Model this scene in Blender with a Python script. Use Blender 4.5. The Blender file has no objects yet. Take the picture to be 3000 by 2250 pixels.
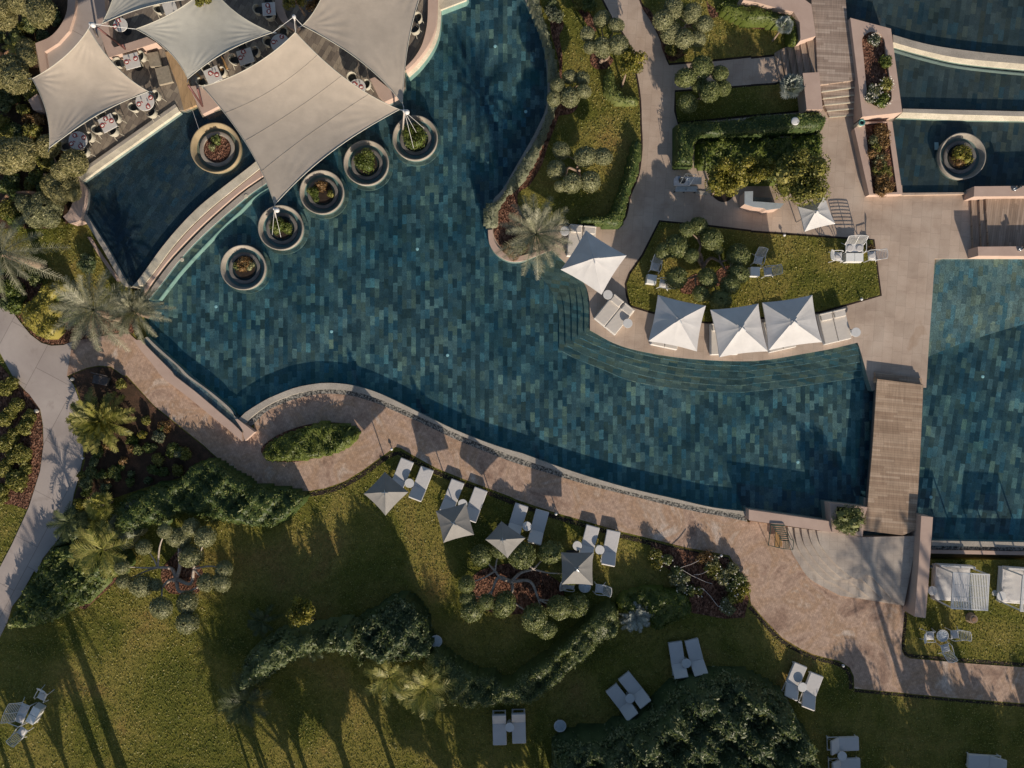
import bpy, bmesh, math, random
import numpy as np
from mathutils import Vector, Matrix
from mathutils.geometry import delaunay_2d_cdt
R = random.Random(11)
NR = np.random.default_rng(11)
PI = math.pi
SC = bpy.context.scene
COL = SC.collection

# ------------------------------------------------------------------ survey frame: plan coordinates read off the aerial view
S = 64 / 3000            # metres per survey unit on the ground
H = 64 * 24 / 36         # flying height, metres
OR = {'s': (0, 0, 1), 'a': (160, 260, 400 / 2212), 'b': (250, 0, 300 / 2212), 'c': (540, 0, 360 / 2212), 'v': (0, 0, 3000 / 2212)}
for r_, y_ in enumerate((0, 550, 1100, 1650)):
    for c_, x_ in enumerate((0, 700, 1400, 2200)):
        OR['%d%d' % (r_, c_)] = (x_, y_, 800 / 2212)

def sv(tile, x, y):
    o = OR[tile]
    return (o[0] + x * o[2], o[1] + y * o[2])

def w(p, z=0.0):
    k = (H - z) / H
    return ((p[0] - 1500) * S * k, (1125 - p[1]) * S * k)

def W(tile, x, y, z=0.0):
    q = w(sv(tile, x, y), z)
    return Vector((q[0], q[1], z))

def pth(z, txt):
    """'@02 10,20 30,40 @12 5,6' -> plan points (x, y) of things standing at height z"""
    out, tile = [], 's'
    for tok in txt.split():
        if tok[0] == '@':
            tile = tok[1:]
        else:
            x, y = tok.split(',')
            out.append(w(sv(tile, float(x), float(y)), z))
    return out

def sm(pts, n=5, closed=False):
    """Catmull-Rom resampling"""
    P = [Vector((*p, 0)) if len(p) == 2 else Vector(p) for p in pts]
    d3 = len(pts[0]) == 3
    out, m = [], len(P)
    for i in range(m if closed else m - 1):
        if closed:
            a, b, c, d = P[i - 1], P[i], P[(i + 1) % m], P[(i + 2) % m]
        else:
            b, c = P[i], P[i + 1]
            a = P[i - 1] if i else b + (b - c)
            d = P[i + 2] if i + 2 < m else c + (c - b)
        for k in range(n):
            t = k / n
            q = 0.5 * ((2 * b) + (c - a) * t + (2 * a - 5 * b + 4 * c - d) * t * t + (3 * b - a - 3 * c + d) * t ** 3)
            out.append(q.copy())
    if not closed:
        out.append(P[-1])
    return [tuple(q) if d3 else (q.x, q.y) for q in out]

def resample(pts, n):
    P = [Vector((*p, 0)) for p in pts]
    L = [0]
    for a, b in zip(P, P[1:]):
        L.append(L[-1] + (b - a).length)
    out, j = [], 0
    for i in range(n):
        s = L[-1] * i / (n - 1)
        while j < len(P) - 2 and L[j + 1] < s:
            j += 1
        t = 0 if L[j + 1] == L[j] else (s - L[j]) / (L[j + 1] - L[j])
        q = P[j].lerp(P[j + 1], min(1, t))
        out.append((q.x, q.y))
    return out

def area(p):
    return 0.5 * sum(a[0] * b[1] - b[0] * a[1] for a, b in zip(p, p[1:] + p[:1]))

def offset_line(pts, d):
    """polyline shifted d metres to its left"""
    out = []
    for i, p in enumerate(pts):
        a, b = pts[max(0, i - 1)], pts[min(len(pts) - 1, i + 1)]
        v = Vector((b[0] - a[0], b[1] - a[1])).normalized()
        out.append((p[0] - v.y * d, p[1] + v.x * d))
    return out

def grow(pts, d):
    if area(pts) < 0:
        pts = pts[::-1]
    n, out = len(pts), []
    for i in range(n):
        a, b = pts[i - 1], pts[(i + 1) % n]
        v = Vector((b[0] - a[0], b[1] - a[1]))
        if v.length < 1e-6:
            out.append(pts[i]); continue
        v.normalize()
        out.append((pts[i][0] + v.y * d, pts[i][1] - v.x * d))
    return out

# ------------------------------------------------------------------ objects
def tag(o, label=None, cat=None, group=None, kind=None):
    if label: o['label'] = label
    if cat: o['category'] = cat
    if group: o['group'] = group
    if kind: o['kind'] = kind
    return o

def thing(name, label, cat, loc=(0, 0, 0), rz=0.0, group=None):
    o = bpy.data.objects.new(name, None)
    COL.objects.link(o)
    o.location = loc
    o.rotation_euler = (0, 0, rz)
    o.empty_display_size = 0.2
    return tag(o, label, cat, group)

def link(name, me, parent=None, loc=None, scale=None, rot=None):
    o = bpy.data.objects.new(name, me)
    COL.objects.link(o)
    if parent: o.parent = parent
    if loc is not None: o.location = loc
    if scale is not None: o.scale = scale
    if rot is not None: o.rotation_euler = rot
    return o

def dup(root, loc, rz, label=None, group=None, scale=None):
    def cp(o, par):
        c = o.copy(); COL.objects.link(c)
        if par: c.parent = par
        for ch in list(o.children):
            cp(ch, c)
        return c
    r = cp(root, None)
    r.location = loc
    r.rotation_euler = (0, 0, rz)
    if scale: r.scale = (scale,) * 3
    return tag(r, label, None, group)

class MB:
    def __init__(s):
        s.v, s.f = [], []
    def add(s, vs, fs):
        b = len(s.v)
        s.v += [tuple(x) for x in vs]
        s.f += [tuple(i + b for i in f) for f in fs]
        return s
    def box(s, c, d, rz=0.0, M=None):
        x, y, z = d[0] / 2, d[1] / 2, d[2] / 2
        vs = [Vector(q) for q in ((-x, -y, -z), (x, -y, -z), (x, y, -z), (-x, y, -z), (-x, -y, z), (x, -y, z), (x, y, z), (-x, y, z))]
        m = M or (Matrix.Translation(c) @ Matrix.Rotation(rz, 4, 'Z'))
        return s.add([m @ q for q in vs], [(3, 2, 1, 0), (4, 5, 6, 7), (0, 1, 5, 4), (1, 2, 6, 5), (2, 3, 7, 6), (3, 0, 4, 7)])
    def rbox(s, c, d, r=0.03, rz=0.0, n=4, M=None):
        """cushion: box with rounded plan corners and softened top edge"""
        x, y, z = d[0] / 2, d[1] / 2, d[2] / 2
        ring = []
        for sx, sy, a0 in ((1, 1, 0), (-1, 1, 90), (-1, -1, 180), (1, -1, 270)):
            for k in range(n + 1):
                a = math.radians(a0 + 90 * k / n)
                ring.append((sx * (x - r), sy * (y - r), math.cos(a), math.sin(a)))
        m = M or (Matrix.Translation(c) @ Matrix.Rotation(rz, 4, 'Z'))
        lv = [(-z, r * .6), (-z + r * .5, r), (z - r * .6, r), (z - r * .15, r * .7), (z, r * .25)]
        N = len(ring); vs = []
        for h, rr in lv:
            vs += [m @ Vector((q[0] + q[2] * rr, q[1] + q[3] * rr, h)) for q in ring]
        fs = [tuple(range(N - 1, -1, -1)), tuple((len(lv) - 1) * N + i for i in range(N))]
        for l in range(len(lv) - 1):
            for i in range(N):
                j = (i + 1) % N
                fs.append((l * N + i, l * N + j, l * N + N + j, l * N + N + i))
        return s.add(vs, fs)
    def prism(s, pts, z0, z1, holes=()):
        if area(pts) < 0: pts = pts[::-1]
        loops = [pts] + [h if area(h) < 0 else h[::-1] for h in holes]
        flat = [p for l in loops for p in l]
        tris = []
        edges, b = [], 0
        for l in loops:
            edges += [(b + i, b + (i + 1) % len(l)) for i in range(len(l))]
            b += len(l)
        cv, ce, cf, *_ = delaunay_2d_cdt([Vector(p) for p in flat], edges, [], 1, 1e-5)
        def inside(q, l):
            k = False
            for i in range(len(l)):
                (x0, y0), (x1, y1) = l[i - 1], l[i]
                if (y0 > q[1]) != (y1 > q[1]) and q[0] < (x1 - x0) * (q[1] - y0) / (y1 - y0) + x0:
                    k = not k
            return k
        top = [(v.x, v.y) for v in cv]
        for t in cf:
            c = (sum(top[i][0] for i in t) / 3, sum(top[i][1] for i in t) / 3)
            if inside(c, loops[0]) and not any(inside(c, h) for h in loops[1:]):
                tris.append(t)
        nt_ = len(top)
        n = len(flat)
        def up(t):
            a, b, c = (top[i] for i in t)
            return t if (b[0] - a[0]) * (c[1] - a[1]) - (b[1] - a[1]) * (c[0] - a[0]) > 0 else t[::-1]
        fs = [up(tuple(t)) for t in tris]
        vs = [(*p, z1) for p in top]
        if z0 is not None:
            fs += [tuple(i + nt_ for i in f[::-1]) for f in fs]
            vs += [(*p, z0) for p in top]
            b = len(vs)
            vs += [(*p, z1) for p in flat] + [(*p, z0) for p in flat]
            for l in loops:
                m = len(l)
                for i in range(m):
                    j = (i + 1) % m
                    fs.append((b + i, b + i + n, b + j + n, b + j))
                b += m
        return s.add(vs, fs)
    def ribbon(s, A, B, z0, z1, zb=None):
        """band between two lines, top at z1 (line B at zb), closed down to z0"""
        n = max(len(A), len(B), 24)
        A, B = resample(A, n), resample(B, n)
        zb = z1 if zb is None else zb
        vs = []
        for a, b in zip(A, B):
            vs += [(*a, z1), (*b, zb), (*b, z0), (*a, z0)]
        fs = []
        for i in range(n - 1):
            o = 4 * i
            for k in range(4):
                k2 = (k + 1) % 4
                fs.append((o + k, o + k2, o + 4 + k2, o + 4 + k))
        fs += [(3, 2, 1, 0), (4 * n - 4, 4 * n - 3, 4 * n - 2, 4 * n - 1)]
        b = len(s.v)
        s.add(vs, fs)
        # make the top face up
        a, bb, c = (Vector(s.v[b + i]) for i in (0, 1, 5))
        if (bb - a).cross(c - a).z < 0:
            m = len(fs)
            s.f[-m:] = [f[::-1] for f in s.f[-m:]]
        return s
    def tube(s, pts, r, n=6, cap=True):
        P = [Vector(p) for p in pts]
        m = len(P)
        rs = r if isinstance(r, (list, tuple)) else [r] * m
        vs, fs = [], []
        up = Vector((0, 0, 1))
        for i in range(m):
            d = (P[min(m - 1, i + 1)] - P[max(0, i - 1)])
            d = d.normalized() if d.length > 1e-9 else Vector((0, 0, 1))
            a = d.cross(up)
            if a.length < 0.05: a = d.cross(Vector((1, 0, 0)))
            a.normalize(); b = d.cross(a)
            for k in range(n):
                t = 2 * PI * k / n
                vs.append(P[i] + (a * math.cos(t) + b * math.sin(t)) * rs[i])
        for i in range(m - 1):
            for k in range(n):
                k2 = (k + 1) % n
                fs.append((i * n + k, i * n + k2, (i + 1) * n + k2, (i + 1) * n + k))
        if cap:
            fs += [tuple(range(n - 1, -1, -1)), tuple((m - 1) * n + k for k in range(n))]
        return s.add(vs, [f[::-1] for f in fs])
    def lathe(s, prof, c=(0, 0, 0), n=32, cap=True):
        vs, fs = [], []
        for r, z in prof:
            vs += [(c[0] + r * math.cos(2 * PI * k / n), c[1] + r * math.sin(2 * PI * k / n), c[2] + z) for k in range(n)]
        for i in range(len(prof) - 1):
            for k in range(n):
                k2 = (k + 1) % n
                fs.append((i * n + k, i * n + k2, (i + 1) * n + k2, (i + 1) * n + k))
        if cap:
            fs += [tuple(range(n - 1, -1, -1)), tuple((len(prof) - 1) * n + k for k in range(n))]
        return s.add(vs, fs)
    def build(s, name, mat, parent=None, smooth=False, center=False, loc=None):
        o0 = Vector((0, 0, 0))
        if center:
            a = np.array(s.v)
            o0 = Vector((*(a[:, :2].mean(0)), a[:, 2].min()))
            s.v = [tuple(Vector(q) - o0) for q in s.v]
        me = bpy.data.meshes.new(name)
        me.from_pydata(s.v, [], s.f)
        me.materials.append(mat)
        if smooth:
            me.polygons.foreach_set('use_smooth', [True] * len(me.polygons))
        me.update()
        o = link(name, me, parent)
        if center: o.location = o0
        if loc is not None: o.location = loc
        return o

# ------------------------------------------------------------------ materials
class G:
    def __init__(s, name):
        s.m = bpy.data.materials.new(name)
        s.m.use_nodes = True
        s.t = s.m.node_tree
        s.t.nodes.clear()
        s.out = s.t.nodes.new('ShaderNodeOutputMaterial')
    def n(s, kind, inp=None, **props):
        nd = s.t.nodes.new('ShaderNode' + kind)
        for k, v in props.items():
            setattr(nd, k, v)
        for k, v in (inp or {}).items():
            sock = nd.inputs[k]
            if isinstance(v, bpy.types.NodeSocket): s.t.links.new(v, sock)
            else: sock.default_value = v
        return nd
    def math(s, op, a, b=0.0, c=None):
        i = {0: a, 1: b}
        if c is not None: i[2] = c
        return s.n('Math', i, operation=op).outputs[0]
    def ramp(s, fac, stops, interp='LINEAR'):
        nd = s.n('ValToRGB', {'Fac': fac})
        cr = nd.color_ramp
        cr.interpolation = interp
        while len(cr.elements) < len(stops): cr.elements.new(0.5)
        for e, (p, c) in zip(cr.elements, stops):
            e.position = p
            e.color = (*c, 1) if len(c) == 3 else c
        return nd.outputs['Color']
    def mix(s, fac, a, b, blend='MIX'):
        nd = s.n('Mix', data_type='RGBA', blend_type=blend)
        for k, v in ((0, fac), (6, a), (7, b)):
            if isinstance(v, bpy.types.NodeSocket): s.t.links.new(v, nd.inputs[k])
            else: nd.inputs[k].default_value = v if k == 0 else ((*v, 1) if len(v) == 3 else v)
        return nd.outputs[2]
    def pos(s):
        return s.n('NewGeometry').outputs['Position']
    def noise(s, scale, detail=3, rough=0.55, vec=None, out='Fac', dist=0.0):
        return s.n('TexNoise', {'Vector': vec or s.pos(), 'Scale': scale, 'Detail': detail, 'Roughness': rough, 'Distortion': dist}).outputs[out]
    def rot(s, ang, vec=None, scale=(1, 1, 1)):
        return s.n('Mapping', {'Vector': vec or s.pos(), 'Rotation': (0, 0, math.radians(ang)), 'Scale': scale}).outputs[0]
    def cells(s, wd, ht, ang=0, gap=0.0, warp=0.0, stagger='rand'):
        """random running bond: columns wd wide, cells ht long; returns (random colour 0..1, random 2, joint mask)"""
        v = s.rot(ang)
        if warp:
            nz = s.noise(3.6, 3, vec=v, out='Color')
            nz = s.n('VectorMath', {0: nz, 1: (0.5, 0.5, 0.5)}, operation='SUBTRACT').outputs[0]
            nz = s.n('VectorMath', {0: nz, 'Scale': warp}, operation='SCALE').outputs[0]
            v = s.n('VectorMath', {0: v, 1: nz}, operation='ADD').outputs[0]
        sp = s.n('SeparateXYZ', {0: v})
        u = s.math('DIVIDE', sp.outputs[0], wd)
        col = s.math('FLOOR', u)
        off = s.n('TexWhiteNoise', {'W': col}, noise_dimensions='1D').outputs['Value']
        vv = s.math('ADD', s.math('DIVIDE', sp.outputs[1], ht), off)
        row = s.math('FLOOR', vv)
        wn = s.n('TexWhiteNoise', {'Vector': s.n('CombineXYZ', {0: col, 1: row, 2: 0.0}).outputs[0]}, noise_dimensions='2D')
        sep = s.n('SeparateColor', {0: wn.outputs['Color']})
        j = None
        if gap:
            fu, fv = s.math('FRACT', u), s.math('FRACT', vv)
            a = s.math('LESS_THAN', fu, gap / wd)
            b = s.math('LESS_THAN', fv, gap / ht)
            j = s.math('MAXIMUM', a, b)
        return wn.outputs['Value'], sep.outputs[1], j
    def bump(s, hgt, strength=0.3, dist=0.02):
        return s.n('Bump', {'Height': hgt, 'Strength': strength, 'Distance': dist}).outputs[0]
    def bsdf(s, col, rough=0.8, normal=None, spec=0.3, metal=0.0):
        i = {'Base Color': col if isinstance(col, bpy.types.NodeSocket) else (*col, 1), 'Roughness': rough, 'Specular IOR Level': spec, 'Metallic': metal}
        if normal is not None: i['Normal'] = normal
        return s.n('BsdfPrincipled', i).outputs[0]
    def done(s, sh):
        s.t.links.new(sh, s.out.inputs['Surface'])
        return s.m

def surf(name, stops, scale=1.0, detail=5, fine=30, fineamt=0.3, rough=0.85, bump=0.3, bdist=0.01, spec=0.25, dist=0.3, joints=None, stain=None):
    g = G(name)
    c = g.ramp(g.noise(scale, detail, 0.6, dist=dist), stops)
    f = g.noise(fine, 3, 0.6)
    c = g.mix(1.0, c, g.ramp(f, [(0.25, (1 - fineamt,) * 3), (0.75, (1 + fineamt * .6,) * 3)]), 'MULTIPLY')
    if joints:
        wd, ht, ang, gap, var, dark = joints
        rv, _, j = g.cells(wd, ht, ang, gap)
        c = g.mix(1.0, c, g.ramp(rv, [(0, (1 - var,) * 3), (1, (1 + var,) * 3)]), 'MULTIPLY')
        c = g.mix(g.math('MULTIPLY', j, dark), c, (0.06, 0.05, 0.045))
    if stain:
        ss, th, colr, amt = stain
        q = g.ramp(g.noise(ss, 5, 0.65, dist=0.6), [(th, (0, 0, 0)), (th + .09, (1, 1, 1))])
        c = g.mix(g.math('MULTIPLY', q, amt), c, colr)
    nb = g.bump(f, bump, bdist) if bump else None
    return g.done(g.bsdf(c, rough, nb, spec))

def leafmat(name, cols, trans=0.22, rough=0.5, big=1.2, gain=1.0):
    cols = [tuple(k * gain for k in c) for c in cols]
    g = G(name)
    geo = g.n('NewGeometry')
    rnd = geo.outputs['Random Per Island']
    bn = g.noise(big, 2)
    fac = g.math('ADD', g.math('MULTIPLY', rnd, 0.65), g.math('MULTIPLY', bn, 0.35))
    n = len(cols)
    c = g.ramp(fac, [(0.1 + 0.8 * i / (n - 1), k) for i, k in enumerate(cols)])
    p = g.bsdf(c, rough, None, 0.35)
    tr = g.n('BsdfTranslucent', {'Color': g.mix(1.0, c, (1.25, 1.3, 0.7), 'MULTIPLY')}).outputs[0]
    return g.done(g.n('MixShader', {0: trans, 1: p, 2: tr}).outputs[0])

def plain(name, col, rough=0.6, metal=0.0, spec=0.4, var=0.12, scale=6):
    g = G(name)
    c = g.mix(1.0, col, g.ramp(g.noise(scale, 4), [(0.3, (1 - var,) * 3), (0.7, (1 + var * .5,) * 3)]), 'MULTIPLY')
    return g.done(g.bsdf(c, rough, None, spec, metal))

def fabric(name, col, trans=0.0, var=0.06, bump=0.15, weave=90):
    g = G(name)
    c = g.mix(1.0, col, g.ramp(g.noise(1.3, 4), [(0.3, (1 - var,) * 3), (0.7, (1 + var * .5,) * 3)]), 'MULTIPLY')
    nb = g.bump(g.noise(5, 3), bump, 0.03)
    sh = g.bsdf(c, 0.9, nb, 0.15)
    if trans:
        tr = g.n('BsdfTranslucent', {'Color': (*[min(1, k * 1.05) for k in col], 1)}).outputs[0]
        sh = g.n('MixShader', {0: trans, 1: sh, 2: tr}).outputs[0]
    return g.done(sh)

def planks(name, stops, wd, ln, ang, gap=0.008, rough=0.7):
    g = G(name)
    rv, r2, j = g.cells(wd, ln, ang, gap)
    c = g.ramp(rv, stops)
    gr = g.noise(14, 4, vec=g.rot(ang, scale=(1.0, 0.08, 1)))
    c = g.mix(1.0, c, g.ramp(gr, [(0.25, (0.75,) * 3), (0.75, (1.15,) * 3)]), 'MULTIPLY')
    c = g.mix(1.0, c, g.ramp(g.noise(0.8, 3), [(0.3, (0.88,) * 3), (0.7, (1.08,) * 3)]), 'MULTIPLY')
    c = g.mix(g.math('MULTIPLY', j, 0.75), c, (0.05, 0.04, 0.035))
    return g.done(g.bsdf(c, rough, g.bump(gr, 0.2, 0.005), 0.3))

def slate(name, stops, wd, ht, ang, warp=0.05, contrast=0.35, blotch=0.25, gap=0.012):
    g = G(name)
    rv, r2, j = g.cells(wd, ht, ang, gap, warp)
    nz = g.ramp(g.noise(0.75, 4, 0.6, dist=0.8), [(0.3, (0, 0, 0)), (0.7, (1, 1, 1))])
    rv = g.math('ADD', g.math('MULTIPLY', rv, 0.68), g.math('MULTIPLY', nz, 0.30))
    c = g.ramp(rv, stops)
    c = g.mix(1.0, c, g.ramp(r2, [(0, (0.62, 0.9, 1.12)), (0.3, (.95, .95, 1.0)), (0.7, (1.05, 1, .96)), (1, (1.25, 1.04, .8))]), 'MULTIPLY')
    f = g.noise(9, 5, 0.75, vec=g.rot(ang + 35, scale=(1, .6, 1)), dist=2.2)
    c = g.mix(1.0, c, g.ramp(f, [(0.3, (1 - contrast,) * 3), (0.7, (1 + contrast,) * 3)]), 'MULTIPLY')
    b = g.noise(0.16, 5, 0.65)
    c = g.mix(1.0, c, g.ramp(b, [(0.3, (1 - blotch * 1.6, 1 - blotch, 1 - blotch * .7)), (0.7, (1 + blotch * 1.3, 1 + blotch, 1 + blotch * .8))]), 'MULTIPLY')
    c = g.mix(g.math('MULTIPLY', j, 0.22), c, (0.03, 0.04, 0.045))
    return g.done(g.bsdf(c, 0.6, None, 0.2))

def water(name, tint, scat, samt, ripple=6, bump=0.12):
    g = G(name)
    h = g.noise(ripple, 3, 0.55, dist=0.6)
    nb = g.bump(h, bump, 0.03)
    tr = g.n('BsdfTransparent', {'Color': (*tint, 1)}).outputs[0]
    df = g.n('BsdfDiffuse', {'Color': (*scat, 1)}).outputs[0]
    body = g.n('MixShader', {0: samt, 1: tr, 2: df}).outputs[0]
    fc = g.n('LayerWeight', {'Blend': 0.5, 'Normal': nb}).outputs['Facing']
    fr = g.math('ADD', g.math('MULTIPLY', g.math('POWER', fc, 5.0), 0.9), 0.02)   # same from above and below
    gl = g.n('BsdfGlossy', {'Color': (1, 1, 1, 1), 'Roughness': 0.06, 'Normal': nb}).outputs[0]
    return g.done(g.n('MixShader', {0: fr, 1: body, 2: gl}).outputs[0])

def lawnmat(name, dry=0.5):
    g = G(name)
    b = g.noise(0.22, 4, 0.6, dist=0.5)
    c = g.ramp(b, [(0.30, (0.07, 0.088, 0.018)), (0.44, (0.15, 0.15, 0.03)), (0.58, (0.255, 0.215, 0.058)), (0.76, (0.30, 0.19, 0.07))])
    m = g.noise(3.2, 5, 0.7, dist=0.8)
    c = g.mix(1.0, c, g.ramp(m, [(0.25, (0.62, 0.66, 0.6)), (0.75, (1.28, 1.25, 1.25))]), 'MULTIPLY')
    f = g.noise(17, 4, 0.7, vec=g.rot(25, scale=(1, 0.55, 1)), dist=1.0)
    c = g.mix(1.0, c, g.ramp(f, [(0.3, (0.62,) * 3), (0.7, (1.3,) * 3)]), 'MULTIPLY')
    hgt = g.math('ADD', g.math('MULTIPLY', f, 0.5), m)
    return g.done(g.bsdf(c, 0.9, g.bump(hgt, 0.9, 0.1), 0.1))

M = {}
M['ground'] = surf('ground_soil', [(0.3, (0.07, 0.07, 0.03)), (0.7, (0.13, 0.1, 0.05))], 0.3)
M['lawn'] = lawnmat('lawn_grass')
M['stone'] = surf('stone_paving', [(0.28, (0.37, 0.28, 0.218)), (0.48, (0.475, 0.372, 0.295)), (0.7, (0.555, 0.45, 0.365))], 0.55, 6, 26, 0.16, bump=0.12,
                  joints=(0.62, 0.95, 4, 0.022, 0.06, 0.2), stain=(0.5, .62, (0.36, 0.25, 0.17), .5))
M['stone_path'] = surf('stone_path', [(0.28, (0.33, 0.285, 0.25)), (0.5, (0.44, 0.38, 0.325)), (0.7, (0.5, 0.44, 0.375))], 0.7, 6, 22, 0.16, bump=0.12,
                       joints=(0.5, 0.5, 2, 0.022, 0.06, 0.22), stain=(0.6, .62, (0.25, 0.2, 0.165), .5))
M['brick_path'] = surf('brick_path', [(0.26, (0.17, 0.115, 0.095)), (0.37, (0.34, 0.225, 0.165)), (0.47, (0.49, 0.35, 0.265)), (0.56, (0.43, 0.285, 0.19)), (0.68, (0.58, 0.475, 0.395)), (0.85, (0.63, 0.54, 0.47))],
                       0.42, 7, 7, 0.32, bump=0.25, joints=(0.11, 0.22, -24, 0.012, 0.10, 0.3), dist=0.9)
M['concrete'] = surf('concrete_path', [(0.3, (0.35, 0.30, 0.275)), (0.7, (0.45, 0.395, 0.36))], 0.4, 5, 40, 0.1, bump=0.08, joints=(2.7, 3.1, 28, 0.035, 0.03, 0.45), stain=(0.7, .6, (0.27, 0.225, 0.2), .4))
M['plaster'] = surf('pink_plaster', [(0.3, (0.46, 0.335, 0.275)), (0.7, (0.54, 0.405, 0.335))], 0.9, 5, 45, 0.1, bump=0.1)
M['coping'] = surf('cream_coping', [(0.3, (0.46, 0.42, 0.33)), (0.55, (0.60, 0.545, 0.43)), (0.75, (0.66, 0.6, 0.5))], 1.1, 6, 18, 0.22, bump=0.12,
                   joints=(0.6, 0.6, 40, 0.01, 0.07, 0.25))
M['coping_grey'] = surf('grey_coping', [(0.3, (0.30, 0.275, 0.24)), (0.7, (0.44, 0.40, 0.345))], 0.8, 6, 16, 0.25, bump=0.15)
M['groove'] = surf('dark_groove', [(0.3, (0.05, 0.04, 0.038)), (0.7, (0.10, 0.08, 0.07))], 2)
M['gutter'] = surf('pebble_gutter', [(0.35, (0.03, 0.032, 0.034)), (0.5, (0.16, 0.16, 0.15)), (0.62, (0.36, 0.35, 0.32))], 9, 2, 30, 0.4, bump=0.6, bdist=0.03)
def mulchmat():
    g = G('bark_mulch')
    v = g.n('TexVoronoi', {'Vector': g.rot(20, scale=(1, 0.55, 1)), 'Scale': 14.0, 'Randomness': 1.0})
    sep = g.n('SeparateColor', {0: v.outputs['Color']})
    c = g.ramp(sep.outputs[0], [(0.0, (0.045, 0.024, 0.017)), (0.5, (0.135, 0.066, 0.045)), (0.85, (0.22, 0.115, 0.078)), (1, (0.28, 0.17, 0.12))])
    c = g.mix(1.0, c, g.ramp(g.noise(1.3, 4), [(0.3, (0.7, 0.7, 0.7)), (0.7, (1.2, 1.15, 1.1))]), 'MULTIPLY')
    return g.done(g.bsdf(c, 0.9, g.bump(v.outputs['Distance'], 0.9, 0.06), 0.1))
M['mulch'] = mulchmat()
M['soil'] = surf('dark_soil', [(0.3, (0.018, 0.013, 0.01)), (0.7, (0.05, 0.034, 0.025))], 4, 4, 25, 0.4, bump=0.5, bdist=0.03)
M['bedsoil'] = surf('bed_soil', [(0.3, (0.035, 0.026, 0.016)), (0.55, (0.095, 0.055, 0.034)), (0.75, (0.17, 0.085, 0.052))], 1.5, 5, 18, 0.5, bump=0.7, bdist=0.05)
SL = [(0.06, (0.032, 0.035, 0.037)), (0.3, (0.066, 0.071, 0.075)), (0.52, (0.108, 0.115, 0.115)), (0.74, (0.165, 0.174, 0.167)), (0.93, (0.31, 0.31, 0.26))]
M['slate'] = slate('pool_slate', SL, 0.29, 0.60, 0, 0.085, 0.6, 0.42)
M['slate_e'] = slate('pool_slate_angled', SL, 0.31, 0.66, 9, 0.085, 0.6, 0.36)
M['slate_step'] = slate('pool_step_slate', [(0, (0.06, 0.055, 0.048)), (0.4, (0.15, 0.13, 0.105)), (0.8, (0.22, 0.19, 0.15)), (1, (0.3, 0.26, 0.2))], 0.55, 0.24, 12, 0.04, 0.4, 0.2)
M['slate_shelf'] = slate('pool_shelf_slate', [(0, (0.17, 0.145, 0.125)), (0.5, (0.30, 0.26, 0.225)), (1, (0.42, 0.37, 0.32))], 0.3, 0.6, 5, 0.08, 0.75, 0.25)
M['slate_wet'] = slate('wet_slate', [(0, (0.03, 0.038, 0.046)), (0.6, (0.055, 0.063, 0.07)), (1, (0.10, 0.105, 0.10))], 0.3, 0.6, 35, 0.1, 0.8, 0.4)
M['slate_up'] = slate('upper_pool_slate', [(0, (0.05, 0.05, 0.05)), (0.5, (0.095, 0.092, 0.09)), (0.9, (0.14, 0.135, 0.125)), (1, (0.18, 0.175, 0.15))], 0.32, 0.7, 8, 0.05, 0.35, 0.25)
M['water'] = water('pool_water', (0.64, 0.875, 0.92), (0.0, 0.12, 0.20), 0.08)
M['water_up'] = water('upper_pool_water', (0.66, 0.81, 0.84), (0.01, 0.07, 0.1), 0.07, 5)
M['water_r'] = water('rippled_water', (0.68, 0.82, 0.88), (0.01, 0.07, 0.11), 0.07, 9, 0.4)
M['wood'] = planks('bridge_planks', [(0, (0.32, 0.22, 0.15)), (0.5, (0.41, 0.295, 0.205)), (1, (0.49, 0.365, 0.265))], 0.145, 2.0, 95)
M['wood_n'] = planks('boardwalk_planks', [(0, (0.29, 0.22, 0.175)), (0.5, (0.37, 0.285, 0.23)), (1, (0.45, 0.36, 0.295))], 0.145, 2.0, 93)
M['wood_v'] = planks('deck_planks', [(0, (0.27, 0.2, 0.15)), (0.5, (0.35, 0.265, 0.2)), (1, (0.42, 0.32, 0.25))], 0.14, 2.4, 8)
M['wood_o'] = planks('walkway_planks', [(0, (0.36, 0.24, 0.125)), (1, (0.47, 0.32, 0.18))], 0.5, 1.6, 30, 0.006)
M['wood_r'] = planks('terrace_floor', [(0, (0.15, 0.125, 0.105)), (0.5, (0.24, 0.2, 0.16)), (1, (0.33, 0.28, 0.215))], 0.3, 0.6, 30, 0.012)
M['teak'] = planks('teak', [(0, (0.34, 0.19, 0.075)), (1, (0.48, 0.29, 0.12))], 0.1, 1.5, 4, 0.006)
M['bench'] = plain('weathered_slats', (0.3, 0.26, 0.2), 0.8, var=0.25)
M['dark_wood'] = plain('dark_slats', (0.12, 0.105, 0.1), 0.6, var=0.3, scale=12)
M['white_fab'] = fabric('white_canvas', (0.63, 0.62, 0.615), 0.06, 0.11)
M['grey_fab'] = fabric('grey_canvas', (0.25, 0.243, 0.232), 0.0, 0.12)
M['sail_b'] = fabric('sand_sail_cloth', (0.53, 0.455, 0.37), 0.06, 0.11)
M['sail_w'] = fabric('pale_sail_cloth', (0.49, 0.475, 0.415), 0.06, 0.11)
M['cushion'] = fabric('cream_cushion', (0.62, 0.575, 0.52), 0, 0.06, 0.35)
M['pad'] = fabric('lounger_pad', (0.58, 0.565, 0.555), 0, 0.06, 0.3)
M['white'] = plain('white_paint', (0.64, 0.64, 0.635), 0.45, var=0.05)
M['whitetop'] = plain('white_tabletop', (0.80, 0.81, 0.78), 0.35, var=0.03)
M['linen'] = plain('table_marble', (0.62, 0.60, 0.57), 0.5, var=0.07)
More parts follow.
